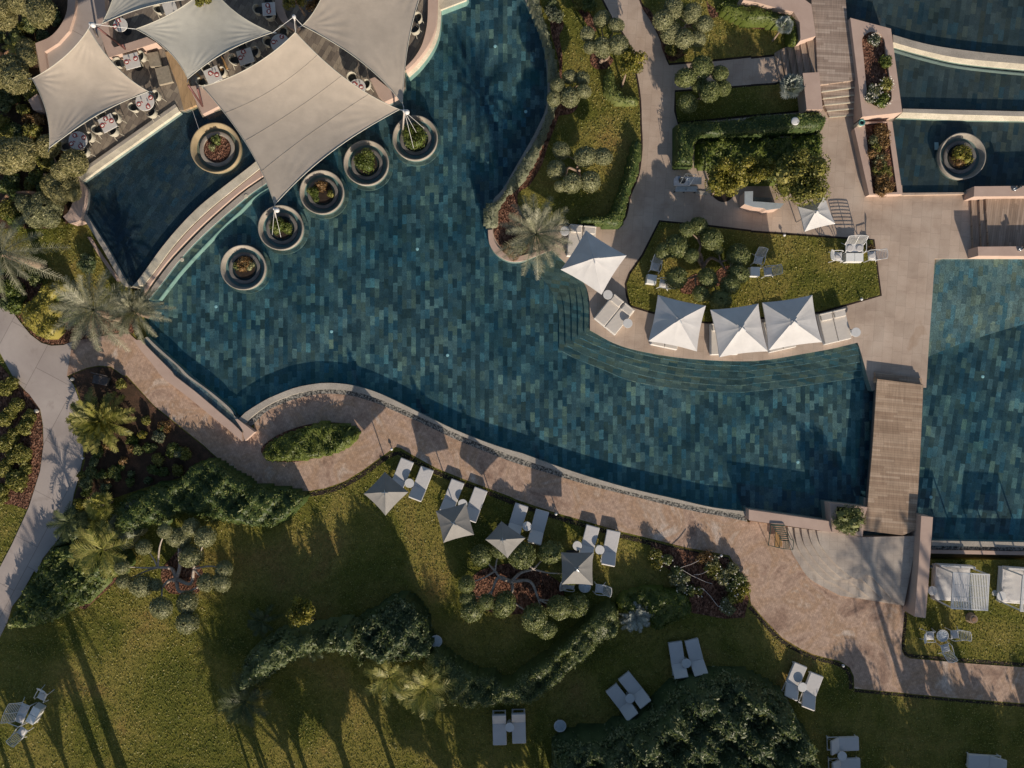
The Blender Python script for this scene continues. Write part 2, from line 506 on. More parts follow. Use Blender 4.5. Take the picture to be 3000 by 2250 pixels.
M['rattan'] = plain('grey_rattan', (0.46, 0.43, 0.35), 0.75, var=0.25, scale=30)
M['darkseat'] = plain('dark_seat', (0.045, 0.05, 0.052), 0.8, var=0.3)
M['red'] = plain('red_plate', (0.36, 0.06, 0.055), 0.4)
M['napkin'] = plain('white_napkin', (0.82, 0.78, 0.74), 0.8)
M['steel'] = plain('brushed_steel', (0.42, 0.46, 0.5), 0.3, 0.85, var=0.15)
M['zinc'] = plain('zinc_counter', (0.5, 0.56, 0.6), 0.4, 0.35, var=0.1)
M['dark'] = plain('dark_metal', (0.05, 0.055, 0.06), 0.45, 0.6)
M['green'] = plain('green_paint', (0.05, 0.085, 0.065), 0.5, 0.2)
M['teal'] = plain('verdigris', (0.1, 0.28, 0.26), 0.5, 0.3)
M['maroon'] = plain('maroon_steel', (0.16, 0.07, 0.065), 0.5, 0.2)
M['pole'] = plain('pale_pole', (0.5, 0.44, 0.4), 0.5, 0.1)
M['pot'] = surf('planter_concrete', [(0.3, (0.24, 0.22, 0.185)), (0.6, (0.36, 0.32, 0.27)), (0.8, (0.43, 0.385, 0.325))], 1.6, 6, 25, 0.2, bump=0.15)
M['pot_y'] = surf('ochre_planter', [(0.3, (0.27, 0.21, 0.125)), (0.7, (0.41, 0.325, 0.205))], 1.6, 6, 25, 0.2, bump=0.15)
M['pot_in'] = surf('planter_inner', [(0.3, (0.13, 0.125, 0.12)), (0.7, (0.22, 0.205, 0.19))], 2)
M['bark'] = surf('bark', [(0.3, (0.19, 0.13, 0.095)), (0.7, (0.38, 0.29, 0.22))], 6, 4, 30, 0.4, bump=0.6, bdist=0.03)
M['bark_pale'] = surf('pale_bark', [(0.3, (0.33, 0.27, 0.22)), (0.7, (0.56, 0.49, 0.42))], 6, 4, 30, 0.35, bump=0.6, bdist=0.03)
M['bark_red'] = surf('red_bark', [(0.3, (0.26, 0.14, 0.08)), (0.7, (0.46, 0.27, 0.16))], 4, 4, 30, 0.3, bump=0.5, bdist=0.03)
M['rock'] = surf('white_rock', [(0.3, (0.5, 0.45, 0.38)), (0.7, (0.7, 0.65, 0.55))], 3)
L = {}
L['olive'] = leafmat('olive_leaves', [(0.048, 0.058, 0.026), (0.12, 0.128, 0.062), (0.20, 0.20, 0.105), (0.30, 0.29, 0.17)], gain=1.45)
L['olive_g'] = leafmat('green_olive_leaves', [(0.03, 0.048, 0.016), (0.085, 0.105, 0.034), (0.15, 0.165, 0.06), (0.24, 0.25, 0.12)], gain=1.35)
L['pine'] = leafmat('pine_needles', [(0.05, 0.055, 0.024), (0.14, 0.135, 0.055), (0.24, 0.215, 0.10), (0.34, 0.30, 0.16)], gain=1.5)
L['hedge'] = leafmat('hedge_leaves', [(0.022, 0.042, 0.012), (0.06, 0.09, 0.024), (0.112, 0.132, 0.034), (0.19, 0.2, 0.075)], gain=1.3)
L['sage'] = leafmat('sage_leaves', [(0.04, 0.056, 0.034), (0.10, 0.122, 0.07), (0.17, 0.185, 0.115), (0.28, 0.29, 0.2)])
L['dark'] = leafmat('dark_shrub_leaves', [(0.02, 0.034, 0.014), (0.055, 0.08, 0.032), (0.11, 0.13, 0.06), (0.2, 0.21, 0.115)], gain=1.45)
L['bright'] = leafmat('bright_leaves', [(0.03, 0.052, 0.01), (0.075, 0.11, 0.018), (0.12, 0.15, 0.03), (0.19, 0.2, 0.06)])
L['lime'] = leafmat('lime_leaves', [(0.05, 0.065, 0.012), (0.15, 0.155, 0.03), (0.24, 0.225, 0.055), (0.33, 0.3, 0.1)])
L['citrus'] = leafmat('citrus_leaves', [(0.05, 0.065, 0.012), (0.16, 0.155, 0.024), (0.26, 0.235, 0.04), (0.37, 0.31, 0.08)], 0.25)
L['grass'] = leafmat('grass_blades', [(0.05, 0.07, 0.018), (0.11, 0.12, 0.034), (0.18, 0.168, 0.056), (0.24, 0.185, 0.075)], 0.3, big=0.3, gain=2.0)
L['rust'] = leafmat('rust_leaves', [(0.07, 0.045, 0.018), (0.17, 0.095, 0.035), (0.25, 0.15, 0.06), (0.3, 0.21, 0.1)])
L['palm'] = leafmat('grey_palm_fronds', [(0.075, 0.085, 0.05), (0.17, 0.175, 0.11), (0.27, 0.265, 0.18), (0.37, 0.35, 0.25)], 0.15)
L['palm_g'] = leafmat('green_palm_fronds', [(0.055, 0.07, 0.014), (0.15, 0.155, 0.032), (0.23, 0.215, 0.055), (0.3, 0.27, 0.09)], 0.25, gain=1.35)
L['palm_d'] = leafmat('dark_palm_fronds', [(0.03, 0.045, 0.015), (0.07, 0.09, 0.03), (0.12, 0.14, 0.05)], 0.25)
L['silver'] = leafmat('silver_fronds', [(0.16, 0.19, 0.17), (0.28, 0.31, 0.28), (0.42, 0.45, 0.41)], 0.1)
L['flower'] = leafmat('white_blossom', [(0.6, 0.56, 0.5), (0.75, 0.7, 0.66), (0.8, 0.78, 0.74)], 0.2)
# ------------------------------------------------------------------ levels
ZS, ZN, ZR = -0.40, 0.0, 0.25      # south garden, pool terrace, restaurant floor
ZW, ZF = -0.06, -0.57              # main pool: water, floor

def struct(name, label, mb, mat, smooth=False, cat=None):
    o = mb.build(name, mat, smooth=smooth)
    return tag(o, label, cat or name.replace('_', ' '), kind='structure')

LAWNS, COVER = [], []
def sheet(name, label, pts, z, mat, z0=None, cat=None, holes=()):
    if name == 'lawn': LAWNS.append((pts, z))
    elif name in ('path', 'planting_bed'): COVER.append((pts, z))
    return struct(name, label, MB().prism(pts, z0, z, holes), mat, cat=cat)

sheet('ground', 'bare earth of the resort grounds under and around everything', [(-220, -220), (220, -220), (220, 220), (-220, 220)], -1.0, M['ground'])

# ---- wall lines
SWo = sm(pth(ZS, '@10 1110,1235 1180,1330 1280,1450 @20 1350,20 1540,165 1760,345 1880,440 1982,528'), 4)   # SW wall, path side
SWr0 = sm(pth(ZW, '@10 1150,1235 1240,1330 1400,1490 @20 1420,0 1600,140 1800,310 1900,395 1965,462'), 4)
SWr1 = sm(pth(ZW, '@10 1180,1215 1270,1310 1430,1440 @20 1500,0 1680,130 1850,280 1925,345 1975,395'), 4)
SWi = sm(pth(ZW, '@10 1196,1208 1290,1300 1460,1450 @20 1535,5 1700,125 1870,270 1905,345 1925,362'), 4)
So0 = sm(pth(0, '@20 1932,352 1985,300 @21 200,205 300,158 450,100 600,70 720,60 900,75 1100,130 1300,220 1500,320 1750,440 2000,540 2212,610 @22 330,620 600,720 900,820 1250,920 1600,1000 1900,1070 2192,1105'), 3)
So1 = sm(pth(0, '@20 1985,392 2040,330 @21 220,248 330,195 480,142 620,118 720,113 900,125 1100,180 1300,262 1500,352 1750,467 2000,572 2212,650 @22 600,760 900,860 1300,960 1700,1050 2100,1120 2190,1148'), 3)
So2 = sm(pth(ZS + .1, '@20 2020,425 2075,370 @21 220,292 340,232 500,178 620,155 720,147 900,163 1100,218 1300,306 1500,396 1750,516 2000,618 2212,700 @22 600,800 900,890 1300,990 1700,1090 2000,1145 2182,1185'), 3)
CWa = sm(pth(ZR, '@s 900,300 820,400 @00 2085,1290 @10 1790,0 1600,155 1430,330 1290,500 1190,640 1110,750 1062,800'), 4)
CWb = sm(pth(ZR, '@s 925,325 845,422 @00 2120,1345 @10 1900,0 1700,163 1520,332 1380,492 1270,642 1160,785'), 4)
CWc = sm(pth(.1, '@s 930,330 850,428 @00 2125,1360 @10 1912,10 1714,172 1534,342 1394,502 1284,650 1172,792'), 4)
CWd = sm(pth(.1, '@s 950,350 868,446 @10 2000,-10 1830,128 1650,288 1490,448 1352,600 1232,760 1165,868'), 4)
CWe = sm(pth(0, '@s 958,356 874,452 @10 2025,0 1852,140 1676,300 1516,462 1378,612 1256,772 1178,885'), 4)
CWf = sm(pth(0, '@s 974,372 886,466 @10 2075,15 1900,155 1730,302 1562,462 1422,622 1302,782 1200,905'), 4)
CWg = sm(pth(ZW, '@s 990,385 905,480 @10 2095,38 1930,190 1800,310 1610,505 1450,680 1340,820 1275,905'), 4)

# ---- south garden level
south = (pth(ZS, '@s 3800,1640 2722,1640 2712,1640 2650,1570 2400,1570 2190,1527') + So1[::-1][4:-2] + pth(ZS, '@20 1950,470') + SWi[::-1]
         + pth(ZS, '@s 445,985 @10 1180,1100 1150,950 1045,790 870,480 700,240 560,275 @00 690,1640 650,1490 560,1400 480,1140 340,900 290,620 285,380 420,320 540,190 570,0 @s 205,-500 -900,-500 -900,3100 3800,3100'))
sheet('lawn', 'mown lawn of the south and west garden, patchy green and straw', south, ZS, M['lawn'], -1.2)

# ---- pool terrace level (north east), with the pool's east shore as its edge
shore = sm(pth(ZN, '@02 330,-150 385,0 440,110 500,250 545,410 562,600 566,760 545,900 495,1010 435,1130 330,1310 200,1535 @12 130,90 95,220 80,345 92,450 145,535 240,592 340,597 420,575 510,535'), 3)
steps_edge = sm(pth(ZN, '@12 600,505 700,600 800,690 870,790 898,880 908,1000 908,1155'), 4) + sm(pth(ZN, '@12 920,1160 1100,1257 1300,1320 1600,1372 1900,1398 2160,1405 @13 150,1392 400,1350 650,1305 866,1254'), 4)
north = shore + steps_edge + pth(ZN, '@13 890,1330 955,1562 1010,1568 1015,1590 1420,1620 1440,1300 1465,950 1490,576 1780,576 @s 3800,760 3800,-900 1480,-900')
sheet('pool_terrace', 'pale travertine pool terrace with fine joints and rusty stains', north, ZN, M['stone'], -1.2)

# ---- restaurant level
rest = (pth(ZR, '@00 540,-500 560,0 540,190 420,320 285,380 330,620 400,1000 480,1140 640,1462 1450,892 1500,895 1590,850 1640,948 1780,880 @s 760,330 880,350 1000,340 @01 1185,828 1282,788 1345,700')
        + sm(pth(ZR, '@01 1340,575 1420,505 1500,410 1570,290 1603,150 1612,0 1600,-400'), 4))
sheet('restaurant_floor', 'dark weathered slab floor of the outdoor restaurant under the sails', rest, ZR, M['wood_r'], -1.2)

# ---- main pool, right hand pool
mid = [((a[0] + b[0]) / 2, (a[1] + b[1]) / 2) for a, b in zip(resample(So0, 60), resample(So1, 60))]
swm = [((a[0] + b[0]) / 2, (a[1] + b[1]) / 2) for a, b in zip(resample(SWi, 24), resample(SWr1, 24))]
pool = (mid + pth(ZW, '@s 2200,1515 2420,1560 2700,1600 2725,1602 3800,1602 3800,800 2900,745 2780,745 2560,900 2200,850 1850,850 1650,700 1620,300 1540,-300 1300,-300 1200,100 1050,320')
        + CWd + pth(ZW, '@10 1160,1000') + swm)
main_w = [p for p in pool]
split = W('s', 2600, 0, ZF).x
sheet('pool_floor', 'dark blue green slate tiles on the pool floor', pool, ZF, M['slate'])
xr = lambda q: pth(ZF, q)
sheet('pool_floor', 'slate tiles laid at a slant on the floor of the right pool', pth(ZF, '@s 2560,1000 2660,760 3800,760 3800,1601 2726,1601 2560,1590'), ZF + .004, M['slate_e'])
sheet('pool_water', 'still clear blue water of the main pool', pool, ZW, M['water'])
# steps under water along the terrace
stp = [('-0.49', '@12 250,560 420,600 480,690 560,780 620,880 650,970 658,1100 658,1314', '@12 670,1322 800,1390 1000,1470 1200,1555 1450,1610 1800,1650 2160,1660 @13 0,1652 300,1622 640,1575 945,1530'),
       ('-0.39', '@12 300,540 500,620 590,735 660,830 695,950 708,1100 710,1274', '@12 720,1282 900,1370 1200,1485 1500,1557 1900,1600 2160,1604 @13 0,1592 300,1562 640,1515 925,1475'),
       ('-0.29', '@12 350,530 530,565 640,690 720,790 752,900 760,1050 762,1244', '@12 775,1252 1000,1352 1300,1455 1600,1518 2000,1550 2160,1552 @13 0,1540 300,1508 640,1457 910,1410'),
       ('-0.19', '@12 400,520 570,545 700,680 770,780 802,880 812,1040 812,1208', '@12 825,1216 1000,1298 1300,1398 1700,1470 2160,1490 @13 0,1485 300,1452 640,1396 890,1348'),
       ('-0.09', '@12 450,520 620,525 745,660 820,790 850,900 862,1020 862,1178', '@12 875,1186 1100,1283 1400,1368 1800,1432 2160,1446 @13 0,1443 300,1408 640,1350 878,1300')]
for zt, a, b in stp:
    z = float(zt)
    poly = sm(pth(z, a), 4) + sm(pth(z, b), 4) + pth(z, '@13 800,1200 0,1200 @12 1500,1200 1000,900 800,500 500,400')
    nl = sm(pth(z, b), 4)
    struct('sunlit_riser_strip', 'thin pale strip painted as the sunlit riser along the underwater step edge', MB().ribbon(nl, offset_line(nl, .05), z - .02, z + .006), M['slate_shelf'], cat='step edge')  # pale strip paints the sunlit riser onto the south step edges
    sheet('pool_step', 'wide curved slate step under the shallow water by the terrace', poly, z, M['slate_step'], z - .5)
# right pool: shallow pebbly shelf with pale step lines
for z, txt in ((-0.12, '@13 1440,1150 1480,1125 1700,1052 1950,970 2300,880 @s 3600,760 @13 1770,560 1480,560'), (-0.22, '@13 1430,1270 1480,1250 1700,1170 1950,1095 2300,990 @s 3700,760 @13 1770,560 1470,560'), (-0.34, '@13 1420,1375 1480,1350 1700,1262 1950,1180 2300,1080 @s 3750,760 @13 1770,560 1470,560')):
    sheet('pool_shelf', 'shallow pebble textured shelf at the top of the right pool', pth(z, txt), z, M['slate_shelf'], z - .45)
# restaurant pool
rp = pth(.1, '@00 630,1475 1455,895 1590,845 1640,930 1780,860 @s 900,300') + CWa + pth(.1, '@10 1030,775 870,500 690,230 692,80 690,20 @00 660,1500')
sheet('pool_floor', 'wet dark slate floor of the raised pool beside the restaurant', rp, -0.12, M['slate_wet'], -1.2)
sheet('pool_water', 'thin rippled sheet of water over the restaurant pool', rp, 0.08, M['water_r'])

# ---- walls round the main pool (each one a thing)
def wall(name, label, parts, cat='wall', z0=-1.1):
    """parts: (part name, line A, line B, top, top at B, material)"""
    if len(parts) == 1:
        n, A, B, z1, zb, m = parts[0]
        return tag(MB().ribbon(A, B, z0, z1, zb).build(name, M[m], center=True), label, cat)
    a = parts[0][1]
    base = Vector((*a[len(a) // 2], 0))
    t = thing(name, label, cat, base)
    for n, A, B, z1, zb, m in parts:
        o = MB().ribbon(A, B, z0, z1, zb).build(n, M[m], t)
        o.data.transform(Matrix.Translation(-base))
    return t

wall('overflow_wall', 'long curved cream overflow wall with pebble gutter between main pool and brick path',
     [('coping', So0, So1, -0.035, -0.06, 'coping_grey'), ('gutter', So1, So2, ZS + .09, ZS + .09, 'gutter')])
SWp = offset_line(SWo, 0.0)
wall('rill_wall', 'straight plaster wall carrying a narrow water rill along the southwest pool edge',
     [('outer_coping', SWo, SWr0, 0.06, 0.06, 'plaster'), ('rill_bed', SWr0, SWr1, -0.12, -0.12, 'slate_shelf'), ('inner_coping', SWr1, SWi, 0.0, 0.0, 'coping_grey')])  # pale rill bed colour stands in for sky reflected off its water
sheet('rill_water', 'narrow strip of blue rippled water in the rill wall', SWr0 + SWr1[::-1], -0.02, M['water_r'])
tag(MB().prism(pth(0.1, '@20 1905,355 1922,352 2062,458 1985,530 1968,470 1975,455'), -1.1, 0.1).build('wall_end', M['plaster'], center=True),
    'blunt plaster block ending the rill wall beside the round brick plaza', 'wall')
wall('channel_wall', 'curved double wall with cream coping and groove between restaurant pool and main pool',
     [('cream_coping', CWa, CWb, .16, .16, 'coping'), ('groove', CWb, CWc, 0.0, 0.0, 'groove'), ('walkway', CWc, CWd, .1, .1, 'plaster'),
      ('channel', CWd, CWe, -.3, -.3, 'groove'), ('outer_coping', CWe, CWf, .0, .0, 'coping_grey'), ('ledge', CWf, CWg, -.2, -.2, 'slate_step')])
wall('ledge_line', 'thin pale edge tile line of the underwater ledge below the channel wall', [('l', CWg, offset_line(CWg, .05), -.17, -.17, 'coping')])
for x, y in ((1475, 583), (1995, 68)):
    q = W('10', x, y, 0.0)
    tag(MB().lathe([(.11, 0), (.13, .02), (.10, .035), (.06, .03)], (0, 0, 0), 20).build('drain_cover', M['coping'], loc=(q.x, q.y, .0)),
        'round pale drain cover on the channel wall coping, the %s one' % ('lower' if x < 1600 else 'upper'), 'drain cover')
a0, a1 = pth(.1, '@10 700,215 870,480 1030,770 1050,800'), pth(.1, '@10 660,220 830,490 985,770 1010,800')
wall('pool_edge_wall', 'slim straight stone wall on the left side of the restaurant pool', [('w', a0, a1, .12, .12, 'coping_grey')])
a1, a2 = pth(ZS, '@10 710,400 800,545 950,760'), pth(ZS, '@10 740,400 830,540 985,760')
tag(MB().ribbon(a1, a2, -1, ZS + .05).build('kerb', M['plaster'], center=True), 'thin pink kerb at the foot of the slim pool wall', 'kerb')
a0, a1 = pth(ZR, '@00 625,1445 900,1250 1180,1055 1440,872'), pth(ZR, '@00 657,1478 920,1290 1200,1090 1458,905')
b0 = pth(ZR, '@00 605,1425 880,1232 1160,1035 1425,850')
wall('restaurant_coping', 'straight cream stone edge between the restaurant tables and the restaurant pool', [('kerb', b0, a0, ZR + .12, ZR + .12, 'coping_grey'), ('cream_edge', a0, a1, ZR + .1, ZR + .06, 'coping')])
a0 = sm(pth(.35, '@00 690,1659 680,1540 640,1440 590,1380'), 4)[::-1]
cv0 = sm(pth(.4, '@00 565,1370 590,1440 @10 600,-40 608,30 590,120 555,195 512,235'), 4)
cv1 = sm(pth(.4, '@00 625,1390 650,1470 @10 680,-10 690,40 685,110 660,215 640,270 562,287'), 4)
wall('curved_seat_wall', 'broad curved pink wall at the left tip of the restaurant pool under olive pads', [('w', cv0, cv1, .42, .42, 'plaster')])
# east shore coping
sh2 = offset_line(shore, -.22)
sh1 = offset_line(shore, .22)
wall('shore_coping', 'smooth pale coping curving along the east shore below the sage hedge', [('c', shore, sh1, .03, .03, 'coping_grey')])
cpi = sm(pth(.05, '@12 120,340 130,420 180,500 260,545 350,552 420,535 560,500'), 4)
cpo = sm(pth(.05, '@12 82,345 94,450 147,535 242,592 342,597 422,572 575,512'), 4)
wall('bed_kerb', 'rounded pink stone kerb around the tip of the palm bed in the pool', [('k', cpo, cpi, .1, .1, 'plaster')])

# ---- paths
conc = pth(ZS, '@s -200,880 @10 0,962 80,972 160,1080 250,1190 340,1258 420,1280 520,1275 590,1245 545,1525 @20 600,80 640,190 648,330 652,480 680,600 668,700 640,830 600,960 580,1090 480,1320 350,1480 300,1600 @30 280,60 170,260 100,350 60,480 0,600 @s -200,1990 -200,1690 @20 0,1560 100,1370 210,1130 240,1060 290,900 330,770 357,560 353,400 330,275 240,150 @10 220,1655 120,1550 0,1330 @s -200,950')
sheet('path', 'smooth grey pink concrete garden path winding down the left side', conc, ZS + .05, M['concrete'], -.8)
g2i = [p for p in So2]
brick = (pth(ZS, '@10 590,1245 700,1225 900,1190 1050,1180 1108,1235') + SWo[1:] + pth(ZS, '@20 2062,462') + So2[2:] + pth(ZS, '@22 2195,1190 @23 0,1178 300,1222 640,1262 900,1300 1340,1300 1310,1659 @33 1238,410 1225,560 1215,640 1222,712 1240,745 1285,770 1800,813 2212,843 @s 3800,2000 3800,2110 @33 2212,1133 1600,1085 1200,1045 835,1012 833,920 800,845 720,792 600,762 500,735 400,690 250,600 120,465 0,330 @32 2200,255 2090,40 @22 2062,1500 2035,1455 1700,1395 1400,1320 1160,1263 900,1187 620,1108 300,1000 @21 2212,985 1850,850 1600,750 1400,640 1310,585 1265,578 1220,612 1120,682 1000,770 850,860 700,912 560,936 490,935 470,940 300,925 @20 2212,1000 1950,830 1800,700 1650,562 1450,402 1250,242 1030,0 @10 1000,1520 900,1448 800,1440 700,1460 545,1525'))
sheet('path', 'worn purple brick path with whitish blotches along the overflow wall', brick, ZS + .045, M['brick_path'], -.8)
# dark planting trench along the lawn side of the brick path
tr = sm(pth(ZS, '@21 480,945 560,948 700,925 850,872 1000,784 1120,694 1230,622 1265,592 1400,660 1600,768 1850,868 2212,1004 @22 310,1022 620,1126 900,1204 1160,1280 1400,1338 1700,1412 2035,1472'), 2)
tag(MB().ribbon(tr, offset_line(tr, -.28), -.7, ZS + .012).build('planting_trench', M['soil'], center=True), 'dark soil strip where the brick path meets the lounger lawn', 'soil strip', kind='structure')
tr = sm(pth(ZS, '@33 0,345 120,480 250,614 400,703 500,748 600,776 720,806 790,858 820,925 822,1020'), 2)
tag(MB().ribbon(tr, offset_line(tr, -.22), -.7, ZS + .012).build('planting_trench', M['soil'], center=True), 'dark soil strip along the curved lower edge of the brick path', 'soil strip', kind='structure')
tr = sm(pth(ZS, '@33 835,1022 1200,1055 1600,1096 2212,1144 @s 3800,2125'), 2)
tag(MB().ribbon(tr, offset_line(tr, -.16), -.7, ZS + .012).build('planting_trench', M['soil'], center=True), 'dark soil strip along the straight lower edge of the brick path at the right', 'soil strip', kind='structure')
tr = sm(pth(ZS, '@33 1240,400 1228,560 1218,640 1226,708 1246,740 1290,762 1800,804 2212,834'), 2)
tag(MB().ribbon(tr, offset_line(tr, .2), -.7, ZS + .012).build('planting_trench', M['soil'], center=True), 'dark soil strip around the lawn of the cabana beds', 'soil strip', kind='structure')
# beds on the south side
def bed(label, pts, z, mat='mulch', name='planting_bed'):
    return sheet(name, label, pts, z, M[mat], z - .25, cat='planting bed')
bed('brown bark bed between the two paths with the fern palm and low shrubs', pth(ZS, '@10 560,1530 700,1468 800,1448 895,1458 1000,1530 @20 1030,15 1250,255 1450,415 1650,575 1790,705 1560,800 1200,900 900,1000 600,1000 650,830 690,690 690,600 662,480 660,330 652,190 612,80'), ZS + .02, 'bedsoil')
bed('red bark bed of round shrubs left of the concrete path', pth(ZS, '@s -200,1050 @10 0,1430 120,1570 215,1659 @20 236,152 322,277 345,400 350,560 322,770 282,900 235,1050 215,1085 100,1045 0,1040 @s -200,1480'), ZS + .02)
bed('bark strip with palms beside the west lawn and the concrete path', pth(ZS, '@10 -300,500 0,700 150,720 330,760 500,980 640,1050 1050,1000 1100,1100 1080,1180 900,1190 700,1225 590,1245 520,1270 420,1272 340,1250 250,1180 165,1070 80,965 0,955 -300,930'), ZS + .02, 'mulch')
bed('dark litter floor below the olive and pine trees in the top left garden', pth(ZS, '@00 -800,-600 540,-500 565,0 540,190 420,320 290,380 340,620 400,1000 480,1140 560,1400 650,1490 690,1640 @10 560,285 400,330 0,330 -800,400'), ZS + .02, 'bedsoil')
bed('red bark circle under the cloud pruned olive on the west lawn', sm(pth(ZS, '@30 1310,60 1400,-60 1480,-120 1560,-40 1640,60 1660,170 1600,240 1480,250 1380,240 1320,170'), 3, True), ZS + .03)
bed('red bark patch under the cloud pruned olive between the lawn parasols', sm(pth(ZS, '@s 1385,1690 1440,1660 1520,1650 1600,1680 1650,1720 1640,1780 1580,1790 1500,1800 1430,1790 1390,1760'), 3, True), ZS + .03)
bed('dark red bark bed of white flowering roses in the bend of the brick path', pth(ZS, '@22 1400,1350 1700,1425 2030,1485 2055,1515 @32 2085,60 2195,280 2160,440 2000,450 1730,400 1700,200 1560,60 1400,-50'), ZS + .02)
bed('straight bark strip along the end of the clipped lower left hedge', pth(ZS, '@30 925,60 965,125 690,375 640,360'), ZS + .03)
bed('oval bark bed of grassy plants set in the round brick plaza', sm(pth(ZS + .1, '@21 180,590 300,490 470,420 640,385 820,385 930,420 965,470 930,540 830,600 680,650 500,695 330,700 220,670'), 3, True), ZS + .09)

# ---- lawns and beds of the terrace garden
def lawn(label, pts, z=ZN + .03):
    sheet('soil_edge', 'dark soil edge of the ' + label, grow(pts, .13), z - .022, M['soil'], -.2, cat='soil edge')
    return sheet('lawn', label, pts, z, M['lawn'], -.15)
lawn('lawn strip with olive trees between the sage hedge and the curving garden path', sm(pth(ZN, '@02 480,-120 700,-100 1000,0'), 3) + sm(pth(ZN, '@02 1080,160 1160,270 1230,400 1265,560 1295,720 1308,850 1312,1000 1318,1200 1290,1420 @12 1225,60 1190,230 1120,312'), 3) + pth(ZN, '@12 1030,302 690,288 330,300 150,300 @02 230,1659 420,1370 520,1150 600,960 640,840 640,600 590,310 530,150'))
lawn('lawn with olive and mulch at the top of the terrace garden', sm(pth(ZN, '@02 1290,-120 1330,20 1400,140 1470,270 1520,400 1548,512'), 3) + pth(ZN, '@02 1900,482 2212,450 @03 0,460 185,440 340,355 345,-120'))
lawn('shaded square lawn under the cloud pruned olive below the stone cross path', pth(ZN, '@02 1600,748 2212,703 @03 0,700 200,688 400,600 450,890 0,930 @02 1620,990 1606,900'))
lawn('angular lawn with white chairs in the middle of the parasol terrace', pth(ZN, '@12 1475,278 1850,315 2212,358 @13 0,362 550,402 880,425 985,425 1045,868 760,945 560,1000 300,1030 @12 1860,1085 1640,1060 1410,1003 1235,950 1215,870 1205,780 1235,700 1340,550'))
bed('red bark strip along the inner side of the sage hedge', sm(pth(ZN, '@02 585,150 600,300 650,480 660,640 650,820 600,960 540,1120 430,1370 300,1530 @12 300,0 200,120 130,330 150,430 220,510 330,545 430,520 470,420 400,300 330,150 330,40 @02 420,1500 520,1330 570,1170 650,960 680,850 680,600 685,450 660,300 690,230 690,180 620,150'), 3, True), ZN + .045)
bed('bark ring at the foot of the silvery olive beside the curving path', sm(pth(ZN, '@02 910,460 960,430 1090,470 1080,520 1040,560 960,560 915,520'), 3, True), ZN + .05)
bed('red bark strip behind the top olive of the strip lawn', pth(ZN, '@02 720,-60 790,-60 860,60 940,150 960,260 900,230 820,100'), ZN + .05)
bed('crescent bark rim under the lower left olive by the sage hedge', sm(pth(ZN, '@02 620,870 680,850 800,850 800,880 760,920 680,935 630,940'), 3, True), ZN + .06)
bed('red bark patch beside the sprawling trunk of the central olive', sm(pth(ZN, '@12 1640,820 1700,740 1760,700 1800,720 1860,800 1800,850 1700,862 1650,850'), 3, True), ZN + .05)
bed('reddish bark patch left of the garden bench path in the central lawn', sm(pth(ZN, '@12 1920,700 1990,640 2070,640 2050,700 1990,760 1930,800'), 3, True), ZN + .05)
bed('curved bark strip along the edge of the upper terrace lawn', sm(pth(ZN, '@02 1330,60 1400,170 1470,300 1500,420 1560,500 1620,480 1680,440 1600,430 1540,340 1500,250 1440,170 1390,80'), 3, True), ZN + .05)
bed('bark patch below the curved hedge wall at the top', sm(pth(ZN, '@02 1870,40 1960,110 1900,150 1870,110 @02 1850,0'), 3, True), ZN + .05)
bed('bark slope beside the top clipped hedge', pth(ZN, '@02 2030,120 2130,130 2212,200 @03 0,170 140,180 200,210 140,245 0,230 @02 2130,200'), ZN + .05)

# ---- landing and round steps at the bridge's south end
arcs = [(-.25, '@23 298,1225 305,1310 325,1410 380,1510 470,1640 @33 600,200 720,262'), (-.10, '@23 352,1233 362,1310 385,1400 465,1520 580,1640 @33 700,180 850,270'),
        (.05, '@23 410,1240 418,1310 445,1390 545,1530 680,1650 @33 800,150 960,280'), (.20, '@23 470,1248 478,1310 510,1390 610,1530 760,1650 @33 880,120 1060,290'), (.35, '@23 535,1258 545,1310 575,1390 690,1530 850,1650 @33 960,100 1150,300')]
for i, (z, a) in enumerate(arcs):
    poly = sm(pth(z, a), 5) + pth(z, '@33 1240,345 @23 1350,1300 900,1310 640,1262')
    sheet('landing_step' if i < 4 else 'landing', ('curved stone step sweeping down from the bridge landing to the brick path' if i < 4 else 'pale stone landing at the foot of the wooden bridge'), poly, z, M['stone_path'], -.9)
def block(name, label, pts, z1, mat='plaster', z0=-1.1, cat='wall', holes=()):
    return tag(MB().prism(pts, z0, z1, holes).build(name, M[mat], center=True), label, cat)
block('parapet_wall', 'low pink parapet between the pool corner and the round landing steps', pth(.55, '@22 2195,1086 @23 0,1090 640,1182 650,1262 640,1268 0,1176 @22 2195,1172'), .55)
block('parapet_wall', 'tall pale wall at the right of the bridge landing with two small lamps', pth(.95, '@23 1380,1138 1475,1148 1440,1659 @33 1415,445 1325,432 1360,-5'), .95)
# planter box
po = pth(.7, '@23 638,1033 945,1068 918,1150 905,1305 660,1268')
pi_ = pth(.7, '@23 695,1060 890,1082 878,1265 690,1245')
block('planter_box', 'square pink planter box with a straggly bush at the bridge corner', po, .7, holes=[pi_], cat='planter')
sheet('soil', 'dark soil inside the square planter box', grow(pi_, .02), .6, M['soil'], 0)

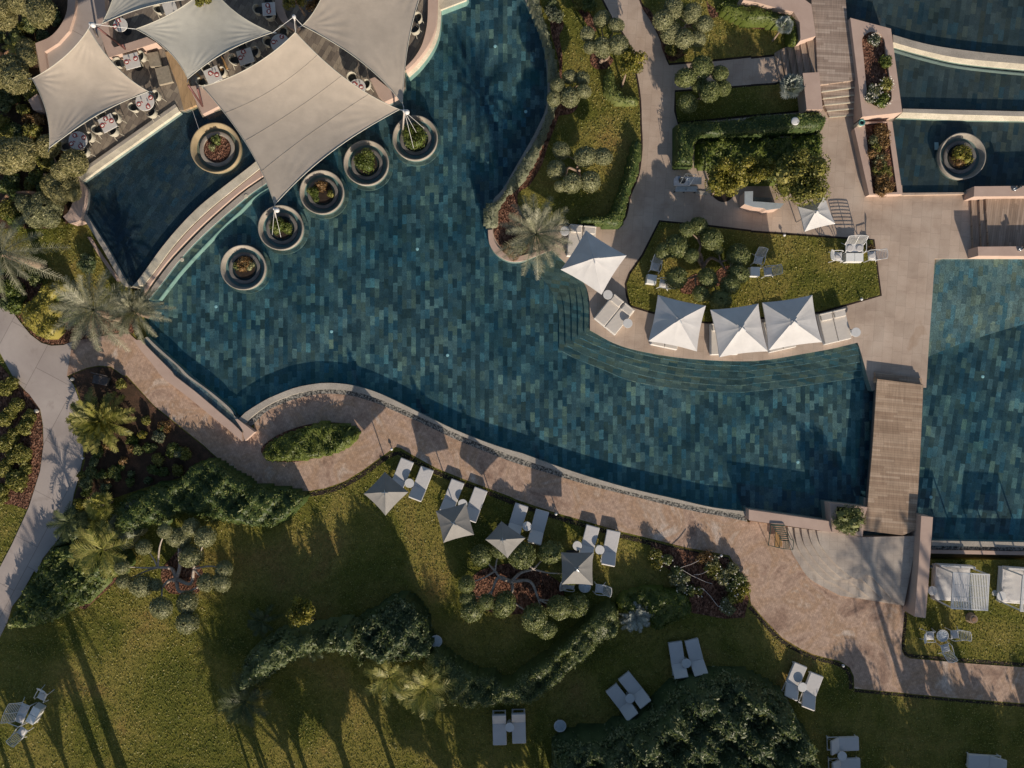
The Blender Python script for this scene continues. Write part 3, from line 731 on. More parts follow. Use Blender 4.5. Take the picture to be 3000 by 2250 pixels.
# ---- bridge
t = thing('footbridge', 'wooden plank footbridge crossing between the two pools', 'bridge', W('23', 1180, 600, .45) * 1.0)
t.location.z = .45
def local(mb, name, mat, par, **k):
    base = par.location
    mb.v = [tuple(Vector(q) - base) for q in mb.v]
    return mb.build(name, M[mat], par, **k)
local(MB().prism(pth(.45, '@23 1022,28 1396,76 1382,400 1368,700 1350,1000 1338,1130 1372,1150 1365,1240 1230,1295 905,1255 945,1062 962,850 985,600 1003,330'), .37, .45), 'deck', 'wood', t)
local(MB().ribbon(pth(.3, '@23 1030,40 1010,330 992,600 968,850 950,1062'), pth(.3, '@23 1045,40 1028,330 1008,600 985,850 965,1062'), -.15, .362), 'edge_beam', 'dark_wood', t)
local(MB().ribbon(pth(.3, '@23 1382,76 1370,400 1355,700 1340,1000 1325,1130'), pth(.3, '@23 1392,76 1380,400 1365,700 1348,1000 1334,1130'), -.15, .362), 'edge_beam', 'dark_wood', t)
for k_, (z, txt) in enumerate(((.3, '@13 1012,1540 1390,1590 1388,1625 1012,1580'), (.15, '@13 1006,1495 1385,1545 1382,1590 1008,1545'))):
    local(MB().prism(pth(z, txt), -.05, z), 'step', 'wood', t)
block('bridge_kerb', 'small stone pier where the footbridge meets the pool terrace on the left', pth(.02, '@13 955,1560 1010,1568 1006,1640 985,1645'), .02, 'coping_grey')
block('bridge_kerb', 'small stone block under the footbridge beside the planter box', pth(.1, '@23 925,990 950,995 945,1070 920,1066'), .1, 'coping_grey')
# right pool, lower edge
a0, a1, a2, a3 = (pth(0, q) for q in ('@23 1468,1338 2212,1352 @s 3800,1594', '@23 1468,1380 2212,1395 @s 3800,1611', '@23 1460,1418 2212,1432 @s 3800,1626', '@23 1455,1448 2212,1462 @s 3800,1638'))
wall('overflow_wall', 'straight overflow wall with dark gutter below the right pool', [('coping', a0, a1, -.035, -.05, 'coping_grey'), ('gutter', a1, a2, -.3, -.3, 'gutter'), ('kerb', a2, a3, -.2, -.2, 'plaster')])

# ---- boardwalk, stairs and upper pools (north east)
block('boardwalk', 'raised silver brown plank boardwalk at the top right', pth(.8, '@03 490,-150 755,-150 778,140 818,400 860,648 562,686 540,580 526,292 492,36'), .8, 'wood_n', -.5, 'boardwalk')
t = thing('staircase', 'six pale edged plank steps from the boardwalk down to the terrace', 'stairs', (0, 0, 0))
zz = [.66, .52, .39, .26, .13]
L0 = [(562, 686, 860, 648), (572, 741, 866, 702), (584, 796, 868, 764), (596, 848, 866, 822), (618, 897, 858, 874), (636, 946, 846, 928)]
for i in range(5):
    a, b = L0[i], L0[i + 1]
    z = zz[i]
    q = pth(z, '@03 %d,%d %d,%d %d,%d %d,%d' % (a[0], a[1] + 6, a[2], a[3] + 6, b[2], b[3], b[0], b[1]))
    tr_ = MB().prism(q, -.2, z).build('step', M['wood_n'], t)
    q = pth(z, '@03 %d,%d %d,%d %d,%d %d,%d' % (b[0], b[1] - 3, b[2], b[3] - 3, b[2], b[3] + 7, b[0], b[1] + 7))
    MB().prism(q, z - .05, z + .004).build('nosing', M['coping'], tr_)
t = thing('staircase', 'broad plank steps leading west from the boardwalk to the stone cross path', 'stairs', (0, 0, 0))
xs = [(452, 330, 500, 590), (400, 345, 440, 600), (348, 362, 395, 620), (295, 378, 345, 640), (240, 400, 290, 660), (190, 430, 235, 680)]
for i, (x0, y0, x1, y1) in enumerate(xs):
    z = .68 - i * .12
    pr = (530, 300, 545, 590) if i == 0 else xs[i - 1]
    q = pth(z, '@03 %d,%d %d,%d %d,%d %d,%d' % (x0, y0, pr[0], pr[1], pr[2], pr[3], x1, y1))
    MB().prism(q, -.2, z).build('step', M['wood_v'], t)
block('parapet_wall', 'broad pink parapet left of the boardwalk above the plank stairs', pth(1.15, '@03 -60,-60 360,-60 490,36 526,292 398,330 402,300 395,180 345,95 230,70 50,18 -60,0'), 1.15)
block('parapet_wall', 'short pink parapet between the plank stairs and the clipped hedge', pth(1.1, '@03 420,592 553,584 582,886 452,888'), 1.1)
# planted block
bo = pth(1.1, '@03 805,144 1134,232 1142,285 1226,910 904,946')
bi = sm(pth(1.1, '@03 900,335 920,285 975,255 1040,270 1080,320 1095,430 1120,600 1140,760 1130,820 1080,862 1020,862 960,820 935,700 915,480'), 3, True)
block('planter_wall', 'big pink plaster planter block with a rounded planting slot beside the upper pools', bo, 1.1, holes=[bi], cat='planter')
sheet('planting_bed', 'brown bark in the rounded slot of the pink planter block', grow(bi, .03), .98, M['mulch'], .3, cat='planting bed')
lo = pth(.5, '@03 838,1040 905,985 1145,985 1228,1572 958,1578')
li = pth(.5, '@03 922,1003 1105,992 1186,1556 990,1566')
block('planter_wall', 'long low plaster trough of bronze foliage beside the planter pool', lo, .5, holes=[li], cat='planter')
sheet('planting_bed', 'bark inside the long trough of bronze foliage', grow(li, .03), .4, M['mulch'], 0, cat='planting bed')
# pools
u1 = pth(.58, '@03 755,-160 778,130 805,140 1134,228 1146,285') + sm(pth(.58, '@03 1400,360 1700,410 2212,465 @s 3300,190'), 3) + pth(.58, '@s 3300,-300')
sheet('pool_floor', 'slate floor of the highest pool at the top right', u1, .3, M['slate_up'])
sheet('pool_water', 'still water of the highest pool at the top right', u1, .58, M['water_up'])
wv = [sm(pth(.55, q), 4) for q in ('@03 1146,285 1400,357 1700,408 2212,463 @s 3300,190', '@03 1150,345 1400,415 1700,475 2212,522 @s 3300,212', '@03 1155,372 1400,438 1700,505 2212,558 @s 3300,226')]
wall('weir_wall', 'curved two tone weir wall below the highest pool', [('grey_ledge', wv[0], wv[1], .62, .6, 'coping_grey'), ('cream_face', wv[1], wv[2], .58, .46, 'coping')], z0=-.2)
p2 = pth(.4, '@03 1155,368') + wv[2][::1] + pth(.4, '@s 3300,330 @03 2212,892 1228,880')
sheet('pool_floor', 'slate floor of the middle pool between the two weirs', p2, .1, M['slate_up'])
sheet('pool_water', 'green blue water of the middle pool between the two weirs', p2, .4, M['water_up'])
gl0 = sm(pth(.4, '@03 1160,392 1400,462 1700,530 2212,586 @s 3300,236'), 4)
wall('ledge_line', 'thin pale underwater ledge line below the curved weir', [('l', gl0, offset_line(gl0, -.06), .33, .33, 'coping_grey')], z0=0)
wl = [pth(.4, q) for q in ('@03 1228,882 1700,893 2212,905 @s 3300,330', '@03 1226,912 1700,930 2212,944 @s 3300,345', '@03 1195,945 1700,965 2212,972 @s 3300,354')]
wall('weir_wall', 'straight pale weir wall above the planter pool', [('grey_ledge', wl[0], wl[1], .44, .43, 'coping_grey'), ('cream_face', wl[1], wl[2], .42, .26, 'coping')], z0=-.2)
p3 = pth(.2, '@03 1148,985 1190,950 1700,972 2212,980 @s 3300,356 3300,562 @03 2212,1562 1232,1562')
sheet('pool_floor', 'blue slate floor of the pool with the single planter at the right', p3, .02, M['slate_up'])
sheet('pool_water', 'blue water of the pool with the single planter at the right', p3, .2, M['water_up'])
block('pool_kerb', 'flat stone kerb under the pool with the single planter', pth(.22, '@03 1228,1562 1745,1558 1745,1572 1200,1580 1200,1500 1225,1500'), .22, 'stone')
e1 = pth(.5, '@03 1142,985 1170,985 1255,1562 1228,1568')
# right walls + deck
block('parapet_wall', 'upper pink wall of the right deck bay with steel lamps on top', pth(.95, '@03 1810,1510 2700,1500 2700,1584 1806,1592'), .95)
block('parapet_wall', 'lower pink wall of the right deck bay above the right pool', pth(.95, '@13 1838,478 2700,470 2700,556 1842,551'), .95)
t = thing('timber_deck', 'raised timber deck with two long steps at the right edge', 'deck', (0, 0, 0))
MB().prism(pth(.4, '@13 1900,70 2700,60 2700,500 1928,500'), -.1, .4).build('deck', M['wood_v'], t)
MB().prism(pth(.27, '@13 1850,70 1895,70 1922,500 1870,500'), -.1, .27).build('step', M['wood_v'], t)
MB().prism(pth(.14, '@13 1785,70 1845,70 1865,500 1800,500'), -.1, .14).build('step', M['wood_v'], t)
# restaurant walls
block('plaster_wall', 'L shaped pink wall with sunlit face enclosing a dark planting pit by the restaurant', pth(.95, '@b 170,-80 405,-80 440,250 560,930 620,1025 1330,800 1535,920 510,1245 430,1060 310,680'), .95)
block('plaster_wall', 'pink wall corner with maroon struts at the tip of the big sail', pth(.55, '@00 1530,700 1620,690 1780,855 1640,925 1600,850'), .55)
block('plaster_wall', 'mauve curved kerb wall around the blue grey courtyard at the top left', sm(pth(.5, '@00 545,-200 548,0 535,110 480,220 400,300 285,350'), 4) + sm(pth(.5, '@00 285,350 310,470 340,630 390,600 360,420 470,350 560,250 600,120 612,0 612,-200'), 1), .5)
block('plaster_wall', 'small mauve wall stub beside the left sail', pth(.4, '@00 228,812 300,760 345,895 270,890'), .4)
er0 = sm(pth(.6, '@01 1350,545 1420,470 1480,370 1515,250 1530,120 1532,-150'), 4)
er1 = sm(pth(.6, '@01 1352,572 1430,500 1510,400 1570,290 1602,150 1612,-150'), 4)
wall('curved_parapet', 'curved pink parapet of the restaurant above the main pool', [('coping', er0, er1, .62, .58, 'plaster')])
er2 = offset_line(er1, -.18)
wall('parapet_ledge', 'pale splash ledge at the foot of the curved restaurant parapet', [('l', er1, er2, .12, .02, 'coping')])
block('plaster_wall', 'low peach wall below the gap between the two big sails', pth(.55, '@01 1060,640 1100,625 1290,775 1180,825 1125,770'), .55)
block('plaster_wall', 'curved mauve planter wall around the tree beside the sail mast', sm(pth(.55, '@01 285,-60 300,80 340,165 400,215 460,250'), 4) + sm(pth(.55, '@01 490,215 440,190 400,160 365,90 345,0 345,-60'), 4), .55)
sheet('path', 'shaded blue grey paved courtyard beside the left sail', pth(ZR, '@00 615,-200 750,-200 770,0 850,420 700,420 380,620 370,440 500,330 600,180'), ZR + .02, M['concrete'], 0)
block('walkway', 'orange plank walkway leading from the restaurant to the pool edge', pth(.3, '@00 1335,420 1380,415 1530,640 1590,850 1490,893 1440,700'), .3, 'wood_o', -.2, 'walkway')
block('bench', 'wide slatted timber bench top by the plank walkway', pth(.5, '@b 1500,1480 1790,1410 1890,1760 1590,1830'), .5, 'bench', .3, 'bench')
block('bench', 'narrow slatted timber bench beside the pink wall', pth(.55, '@b 1330,1150 1560,1110 1640,1420 1400,1440'), .55, 'bench', .35, 'bench')
block('low_wall', 'light stone wall at the top edge of the main pool', pth(.1, '@01 1615,-20 1860,-30 1840,0 1630,80 1620,20'), .1, 'coping')
# ------------------------------------------------------------------ plants
def leafquads(pos, nrm, size, aspect=0.5, jit=0.6, droop=0.0):
    n = len(pos)
    nr = nrm + jit * NR.normal(size=(n, 3))
    nr /= np.linalg.norm(nr, axis=1)[:, None] + 1e-9
    t = np.cross(nr, NR.normal(size=(n, 3)))
    t /= np.linalg.norm(t, axis=1)[:, None] + 1e-9
    b = np.cross(nr, t)
    l = (size * (0.6 + 0.8 * NR.random(n)))[:, None]
    wd_ = l * aspect
    v = np.stack([pos - t * l * .5, pos + b * wd_ * .5 + nr * l * .08, pos + t * l * .5, pos - b * wd_ * .5 + nr * l * .08], 1).reshape(-1, 3)
    f = np.arange(n * 4).reshape(-1, 4)
    return v, f

def npmesh(name, chunks, mat):
    """chunks: list of (verts (n,3), quads (m,4))"""
    vs = np.concatenate([c[0] for c in chunks]).astype(np.float32)
    fs, b = [], 0
    for v, f in chunks:
        fs.append(np.asarray(f) + b); b += len(v)
    fs = np.concatenate(fs).astype(np.int32)
    me = bpy.data.meshes.new(name)
    me.vertices.add(len(vs)); me.vertices.foreach_set('co', vs.ravel())
    me.loops.add(fs.size); me.loops.foreach_set('vertex_index', fs.ravel())
    me.polygons.add(len(fs))
    me.polygons.foreach_set('loop_start', np.arange(0, fs.size, 4, dtype=np.int32))
    me.update(calc_edges=True)
    me.validate()
    me.materials.append(mat)
    return me

def blob(c, r, n=10, m=7, rough=0.12):
    """rough closed core so that no light shines straight through"""
    vs = []
    for i in range(m):
        a = PI * (i + 0.5) / m
        for k in range(n):
            t = 2 * PI * k / n
            q = 1 + rough * (NR.random() - .5) * 2
            vs.append((c[0] + r[0] * q * math.sin(a) * math.cos(t), c[1] + r[1] * q * math.sin(a) * math.sin(t), c[2] + r[2] * q * math.cos(a)))
    fs = [(i * n + k, i * n + (k + 1) % n, (i + 1) * n + (k + 1) % n, (i + 1) * n + k) for i in range(m - 1) for k in range(n)]
    for o in (0, (m - 1) * n):
        for k in range(1, n - 2, 2):
            fs.append((o, o + k, o + k + 1, o + k + 2 if k + 2 < n else o + k + 1))
    fs = [f for f in fs if len(set(f)) == 4]
    return np.array(vs), np.array(fs)

def shell(c, r, n, size, aspect=.5, jit=.6, depth=.25, bottom=-.6):
    d = NR.normal(size=(int(n * 1.35), 3))
    d /= np.linalg.norm(d, axis=1)[:, None]
    d = d[d[:, 2] > bottom][:n]
    k = 1 - depth * NR.random(len(d)) ** 2 + .03
    r = np.array(r)
    pos = np.array(c) + d * r * k[:, None]
    nr = d / r; nr /= np.linalg.norm(nr, axis=1)[:, None]
    return leafquads(pos, nr, size, aspect, jit)

# unit foliage balls, shared by the clipped trees
def ballset(key, n, size, aspect, jit, lump, k=4):
    out = []
    for i in range(k):
        ch = [blob((0, 0, 0), (.86, .86, .86), 12, 8, .05)]
        ch.append(shell((0, 0, 0), (1, 1, .95), n, size, aspect, jit, .2))
        ch.append(shell((0, 0, 0), (1.05, 1.05, 1.0), 70, size * 1.25, aspect * .8, 1.2, .06))
        for _ in range(lump):
            a, e = R.uniform(0, 2 * PI), R.uniform(-.2, 1.2)
            c = (.62 * math.cos(a) * math.cos(e), .62 * math.sin(a) * math.cos(e), .5 * math.sin(e))
            ch.append(shell(c, (.48, .48, .45), n // 5, size, aspect, jit, .2))
        out.append(npmesh('foliage_ball', ch, L[key]))
    return out
BALL = {k: ballset(k, *a) for k, a in {'olive': (1500, .16, .42, .8, 3), 'olive_g': (1500, .16, .42, .8, 3), 'pine': (1300, .26, .22, .8, 5)}.items()}

def ring_grow(z, h):
    return z + h

def cloudtree(label, tile, base, balls, zt=1.5, kind='olive', bark='bark', z0=ZN, group='cloud pruned trees', tr=.10, name='cloud_pruned_tree', spread=.5, flat=.9, grow_=1.0):
    """clipped tree: bent trunks reaching to separate foliage balls. balls: 'x,y,r' in plan, zt mean height of the balls"""
    bl = []
    for tok in balls.split():
        x, y, r = (float(q) for q in tok.split(','))
        z = z0 + zt + R.uniform(-.5, .5) * spread
        c = W(tile, x, y, z)
        bl.append((c, 1.04 * grow_ * r * OR[tile][2] * S * (H - z) / H))
    b = W(tile, *base, z0)
    t = thing(name, label, 'tree', b, group=group)
    hub = Vector((0, 0, zt * .38))
    tr_mb = MB().tube([(0, 0, -.1), (.04, .02, zt * .2), hub], [tr * 1.25, tr, tr * .9], 8)
    tr_mb.build('trunk', M[bark], t, smooth=True)
    meshes = BALL[kind]
    # a few leading limbs, each forking to its own foliage balls
    bl.sort(key=lambda q: math.atan2((q[0] - b).y, (q[0] - b).x))
    k = max(2, min(5, round(len(bl) / 2.6)))
    groups = [bl[len(bl) * i // k:len(bl) * (i + 1) // k] for i in range(k)]
    i = 0
    for gr in groups:
        gm = sum((q[0] - b for q in gr), Vector()) / len(gr)
        j = hub.lerp(gm, R.uniform(.5, .62)); j.z = zt * R.uniform(.5, .68)
        pv = Vector((-gm.y, gm.x, 0)) * R.uniform(-.3, .3)
        m1 = hub.lerp(j, .5) + pv - Vector((0, 0, .12 * zt))
        lp = sm([(0, 0, zt * .12), tuple(m1), tuple(j)], 5)
        MB().tube(lp, [tr * .95 - tr * .4 * q / (len(lp) - 1) for q in range(len(lp))], 7).build('limb', M[bark], t, smooth=True)
        for c, r in gr:
            e = c - b
            m2 = j.lerp(e, .5) + Vector((R.uniform(-.2, .2), R.uniform(-.2, .2), -.1)) * (e - j).length * .6
            pts = sm([tuple(j), tuple(m2), tuple(e - Vector((0, 0, r * .3)))], 4)
            MB().tube(pts, [tr * .5 - (tr * .3) * q / (len(pts) - 1) for q in range(len(pts))], 6).build('branch', M[bark], t, smooth=True)
            q = R.uniform(.92, 1.08)
            link('foliage_ball', meshes[i % len(meshes)], t, e, (r * q, r / q, r * flat * R.uniform(.82, 1.0)), (R.uniform(-.2, .2), R.uniform(-.2, .2), R.uniform(0, 6.28)))
            i += 1
    return t

def hedge(label, pts, h, key, z0=ZN, leaf=.11, dens=170, name='hedge', rnd=.35, wob=.15, cat='hedge', group=None, aspect=.45, jit=.7, kind=None):
    """clipped or loose hedge with real height: leaf skin over a domed core"""
    if area(pts) < 0: pts = pts[::-1]
    P = np.array(pts)
    lo, hi = P.min(0), P.max(0)
    A = abs(area(pts))
    def dist_in(q):
        x, y = q[:, 0], q[:, 1]
        ins = np.zeros(len(q), bool); d = np.full(len(q), 1e9)
        for i in range(len(P)):
            a, b = P[i - 1], P[i]
            if a[1] != b[1]:
                c = (a[1] > y) != (b[1] > y)
                ins ^= c & (x < (b[0] - a[0]) * (y - a[1]) / (b[1] - a[1]) + a[0])
            e = b - a; L2 = max(1e-9, (e * e).sum())
            tt = np.clip(((q - a) @ e) / L2, 0, 1)
            d = np.minimum(d, np.linalg.norm(q - a - tt[:, None] * e, axis=1))
        return ins, d
    ph = NR.random(6) * 6
    def top(q, d):
        x, y = q[:, 0], q[:, 1]
        n = np.sin(x * 1.9 + ph[0]) * np.sin(y * 2.3 + ph[1]) + .6 * np.sin(x * 4.7 + ph[2] + y) * np.sin(y * 5.1 + ph[3]) + .4 * np.sin(x * 9 + ph[4]) * np.sin(y * 8 + ph[5])
        e = np.clip(d / rnd, 0, 1)
        return h * (1 - .45 * (1 - e) ** 2) * (1 + wob * n * .6)
    step = .16 if A < 30 else .24
    gx, gy = np.arange(lo[0] - step, hi[0] + 2 * step, step), np.arange(lo[1] - step, hi[1] + 2 * step, step)
    X, Y = np.meshgrid(gx, gy, indexing='ij')
    q = np.stack([X.ravel(), Y.ravel()], 1)
    ins, d = dist_in(q)
    zt = np.where(ins, top(q, d) * .93 - .04, -.02)
    V = np.column_stack([q, z0 + zt])
    nx, ny = X.shape
    idx = np.arange(nx * ny).reshape(nx, ny)
    F = np.stack([idx[:-1, :-1], idx[1:, :-1], idx[1:, 1:], idx[:-1, 1:]], -1).reshape(-1, 4)
    F = F[ins[F].any(1)]
    ch = [(V, F)]
    n = int(A * dens * 1.0)
    n0 = int(n * (hi - lo).prod() / A * 1.02) + 10
    q = lo + NR.random((n0, 2)) * (hi - lo)
    ins, d = dist_in(q); q, d = q[ins], d[ins]
    z = top(q, d)
    g = np.clip(1 - d / rnd, 0, 1)
    eps = .05
    dx = (dist_in(q + [eps, 0])[1] - d) / eps; dy = (dist_in(q + [0, eps])[1] - d) / eps
    nr = np.column_stack([-dx * g, -dy * g, np.ones(len(q)) * .8])
    pos = np.column_stack([q, z0 + z - .06 * NR.random(len(q)) + .02])
    ch.append(leafquads(pos, nr, leaf, aspect, jit))
    # stray shoots
    ks = NR.choice(len(pos), max(4, len(pos) // 9))
    sp_ = pos[ks] + np.column_stack([NR.normal(size=(len(ks), 2)) * .05, .02 + .16 * NR.random(len(ks)) ** 2])
    ch.append(leafquads(sp_, NR.normal(size=(len(ks), 3)) + [0, 0, .4], leaf * 1.55, aspect * .8, .5))
    # sides
    per = np.roll(P, -1, 0) - P
    ln = np.linalg.norm(per, axis=1)
    m = int(ln.sum() * h * dens * .8)
    k = NR.choice(len(P), m, p=ln / ln.sum()); u = NR.random(m)
    sp = P[k] + per[k] * u[:, None]
    nn = np.column_stack([per[k][:, 1], -per[k][:, 0]]) / (ln[k][:, None] + 1e-9)
    zz = NR.random(m)
    sp = sp - nn * (.05 + .12 * zz[:, None]) + nn * NR.normal(size=(m, 1)) * .05
    ch.append(leafquads(np.column_stack([sp, z0 + h * .72 * zz]), np.column_stack([nn, np.full(m, .35)]), leaf, aspect, jit))
    c0 = Vector((*P.mean(0), z0))
    for c in ch: c[0][:] -= np.array(c0)
    return tag(link(name, npmesh(name, ch, L[key]), loc=c0), label, cat, group, kind)

def shrubmesh(name, r, h, key, leaf=.12, n=900, lumps=6, aspect=.5, jit=.7, squash=1.0, flowers=0):
    ch = [blob((0, 0, h * .4), (r * .6, r * .6, h * .42), 9, 6, .2)]
    for i in range(lumps):
        a = 2 * PI * i / lumps + R.uniform(-.4, .4); d = r * R.uniform(.3, .62)
        rr = r * R.uniform(.36, .55)
        c = (d * math.cos(a), d * math.sin(a), h * R.uniform(.4, .72))
        ch.append(blob(c, (rr * .7, rr * .7, rr * .6), 8, 5, .2))
        ch.append(shell(c, (rr, rr, rr * .85), n // lumps, leaf, aspect, jit, .3))
    ch.append(shell((0, 0, h * .62), (r * .6, r * .6, h * .38), n // 3, leaf, aspect, jit, .3))
    return npmesh(name, ch, L[key])

def shrub(label, tile, x, y, r, key, h=None, z0=ZN, name='shrub', cat='shrub', group=None, **k):
    rw = r * OR[tile][2] * S
    h = h or rw * 1.1
    c = W(tile, x, y, z0 + h * .6); c.z = z0
    me = shrubmesh(name, rw, h, key, **k)
    return tag(link(name, me, loc=c, rot=(0, 0, R.uniform(0, 6))), label, cat, group)

def fronds(n, ln, key, rise=.8, droop=1.0, leaflets=26, lw=.5, lt=.035, up=(.15, 1.25), fan=False, seed=0):
    rg = random.Random(seed)
    vs, fs = [], []
    def quad(a, b, c, d):
        i = len(vs); vs.extend([a, b, c, d]); fs.append((i, i + 1, i + 2, i + 3))
    for i in range(n):
        az = 2 * PI * (i * .381966) + rg.uniform(-.2, .2)
        e = up[0] + (up[1] - up[0]) * (i / n) ** .8 + rg.uniform(-.1, .1)   # elevation: outer low, inner upright
        l = ln * rg.uniform(.82, 1.08)
        dirh = Vector((math.cos(az), math.sin(az), 0)); side = Vector((-math.sin(az), math.cos(az), 0))
        tw = rg.uniform(-.4, .4)
        def pt(s):
            x = l * (math.cos(e) * s + .05 * s)
            z = l * (math.sin(e) * s - droop * .45 * s * s * (1.1 - .5 * math.sin(e)))
            return dirh * x + Vector((0, 0, z)) + side * tw * .12 * l * s * s
        m = 9
        for k in range(m):
            a, b = pt(k / m), pt((k + 1) / m)
            wd0 = .025 * (1 - k / m) + .008
            quad(a - side * wd0, b - side * wd0, b + side * wd0, a + side * wd0)
        for k in range(leaflets):
            s = .16 + .84 * (k + .5) / leaflets
            p = pt(s); tg = (pt(min(1, s + .03)) - pt(s - .03)).normalized()
            ll = lw * l * .5 * (math.sin(PI * min(1, .12 + s * .83)) ** .6) * rg.uniform(.85, 1.1)
            for sg in (-1, 1):
                dv = (side * sg * .85 + tg * .75 + Vector((0, 0, .28 + rg.uniform(-.25, .2)))).normalized()
                wv_ = tg * lt * .5
                tip = p + dv * ll - Vector((0, 0, ll * .12))
                quad(p - wv_, p + wv_, tip + wv_ * .3, tip - wv_ * .3)
    return np.array([tuple(v) for v in vs]), np.array(fs)

def fanleaves(n, ln, seed=0, up=(.3, 1.3), ribs=16, r=.42):
    rg = random.Random(seed); vs, fs = [], []
    for i in range(n):
        az = 2 * PI * i * .381966; e = up[0] + (up[1] - up[0]) * i / n
        d = Vector((math.cos(az) * math.cos(e), math.sin(az) * math.cos(e), math.sin(e)))
        side = Vector((-math.sin(az), math.cos(az), 0)); upv = side.cross(d) * -1
        c = d * ln * rg.uniform(.5, .65)
        def quad(a, b, cc, dd):
            j = len(vs); vs.extend([a, b, cc, dd]); fs.append((j, j + 1, j + 2, j + 3))
        quad(side * -.015, side * .015, c + side * .012, c - side * .012)
        for k in range(ribs):
            a = (k / (ribs - 1) - .5) * 4.4
            dv = d * math.cos(a) + side * math.sin(a)
            wv_ = (side * math.cos(a) - d * math.sin(a)) * r * .10
            tip = c + dv * r * rg.uniform(.85, 1.1) + Vector((0, 0, -.1 * r))
            md = c + dv * r * .6 + upv * .02
            quad(c, md - wv_, tip, md + wv_)
    return np.array([tuple(v) for v in vs]), np.array(fs)

PALM = {}
def palm(label, tile, x, y, zc, ln, key='palm', n=38, z0=ZS, lean=(0, 0), tr=.2, name='palm_tree', cat='palm', fan=False, up=(-.25, 1.25), bark='bark', lw=.34, leaflets=30, group=None, droop=1.0, lt=.04, ribs=16, based=False):
    top = W(tile, x, y, z0 + zc)
    if based: top = W(tile, x, y, z0) + Vector((0, 0, zc))
    b = Vector((top.x + lean[0], top.y + lean[1], z0))
    t = thing(name, label, cat, b, group=group)
    e = top - b
    pts = sm([(0, 0, -.1), (e.x * .35, e.y * .35, e.z * .5), tuple(e)], 4)
    if zc > .35:
        MB().tube(pts, [tr * (1.2 - .3 * i / (len(pts) - 1)) for i in range(len(pts))], 10).build('trunk', M[bark], t, smooth=True)
    k = (key, n, round(ln, 2), fan, up, lw)
    if k not in PALM:
        sd = len(PALM) + 3
        PALM[k] = npmesh('crown', [fanleaves(n, ln, sd, up, ribs, ln * .5) if fan else fronds(n, ln, key, leaflets=leaflets, lw=lw, up=up, seed=sd, droop=droop, lt=lt)], L[key])
    link('crown', PALM[k], t, e, rot=(0, 0, R.uniform(0, 6.28)))
    return t

# ---- cloud pruned olives
cloudtree('grey green cloud pruned olive beside the curving path, next to the yellow citrus', '02', (990, 520), '1005,155,66 1125,205,58 890,280,58 1010,385,76 1140,362,75 905,385,48', 1.6)
cloudtree('grey green cloud pruned olive overhanging the sage hedge above the deep pool', '02', (745, 850), '745,625,56 845,635,56 645,690,56 620,795,60 745,790,76 860,740,54', 1.4)
cloudtree('cloud pruned olive with seven pads on the shady end of the strip lawn', '02', (810, 1400), '675,1220,68 870,1270,82 1010,1270,72 635,1375,74 760,1485,76 912,1470,78 665,1510,44', 1.5)
cloudtree('cloud pruned olive on the upper lawn beside the path, seven tight pads', '02', (1680, 220), '1585,70,78 1735,105,74 1500,165,76 1835,195,66 1565,265,82 1670,315,74 1785,315,58', 1.7)
cloudtree('cloud pruned olive reaching over the stone cross path', '02', (1800, 800), '1815,545,88 1960,600,66 1683,630,76 1985,715,62 1880,745,78 1700,835,74 1800,690,58', 1.5, 'olive_g')
cloudtree('wide cloud pruned olive with fourteen pads in the central angular lawn', '12', (1815, 640), '1790,310,68 1695,340,62 1895,420,82 1605,475,92 1505,510,66 1730,550,56 1950,505,36 2110,550,92 1605,730,86 1860,735,78 2105,700,80 2040,790,74 1810,855,66 1965,910,82', 1.35, 'olive_g', spread=.7, tr=.13)
cloudtree('cloud pruned olive crowded among the dark parasols on the lower lawn', 'v', (1105, 1255), '1040,1200,20 1080,1188,16 1127,1200,25 1190,1193,22 1233,1240,19 1008,1262,16 1010,1292,15 1020,1318,21 1050,1300,15 1088,1305,23 1155,1335,25 1180,1358,19 1208,1312,22 1246,1308,22', 1.15, 'olive_g', 'bark_pale', z0=ZS, spread=.6, tr=.13, grow_=1.12)
cloudtree('open cloud pruned olive with long bare pale limbs on the west lawn', '30', (1440, 120), '1335,-260,52 1410,-210,58 1550,-290,62 1470,-210,70 1665,-215,72 1165,-130,55 1550,-60,82 1815,50,60 1670,155,62 1795,155,64 1005,145,52 990,30,52 1150,180,82 1265,175,42 1305,362,76 1520,318,76 1520,480,78', 1.5, 'olive', 'bark_pale', z0=ZS, spread=.8, tr=.14, grow_=1.1)
# ---- top left pines
cloudtree('tall pine with pale bare limbs in the top left corner', '00', (60, 40), '330,100,118 230,40,90 40,150,95 -40,60,110 130,20,80', 3.2, 'pine', 'bark_red', ZS, 'pines of the top left garden', .16, 'pine_tree', 1.0, .6)
cloudtree('spreading pine left of the left sail with reddish trunk showing', '00', (60, 480), '205,400,78 225,470,66 90,560,112 130,650,105 10,620,90 -60,540,100', 2.8, 'pine', 'bark_red', ZS, 'pines of the top left garden', .15, 'pine_tree', 1.0, .6)
cloudtree('grey needled pine below the lower corner of the left sail', '00', (300, 1390), '140,1240,128 60,1310,95 200,1300,80 40,1200,80', 2.2, 'pine', 'bark_red', ZS, 'pines of the top left garden', .12, 'pine_tree', .7, .6)
cloudtree('multi headed olive beside the round table nearest the garden', '00', (420, 1440), '390,1185,88 600,1320,100 500,1395,72 430,1500,92 540,1510,95 590,1570,60 480,1580,70', 1.8, 'pine', 'bark', ZS, 'pines of the top left garden', .1, 'olive_tree', .7, .75)
cloudtree('low grey bush with ruddy fallen limb beside the seat wall', '10', (470, 100), '390,160,105 290,230,90 400,240,80 210,130,78 330,110,70', .8, 'olive', 'bark_red', ZS, None, .08, 'olive_bush', .4, .7)
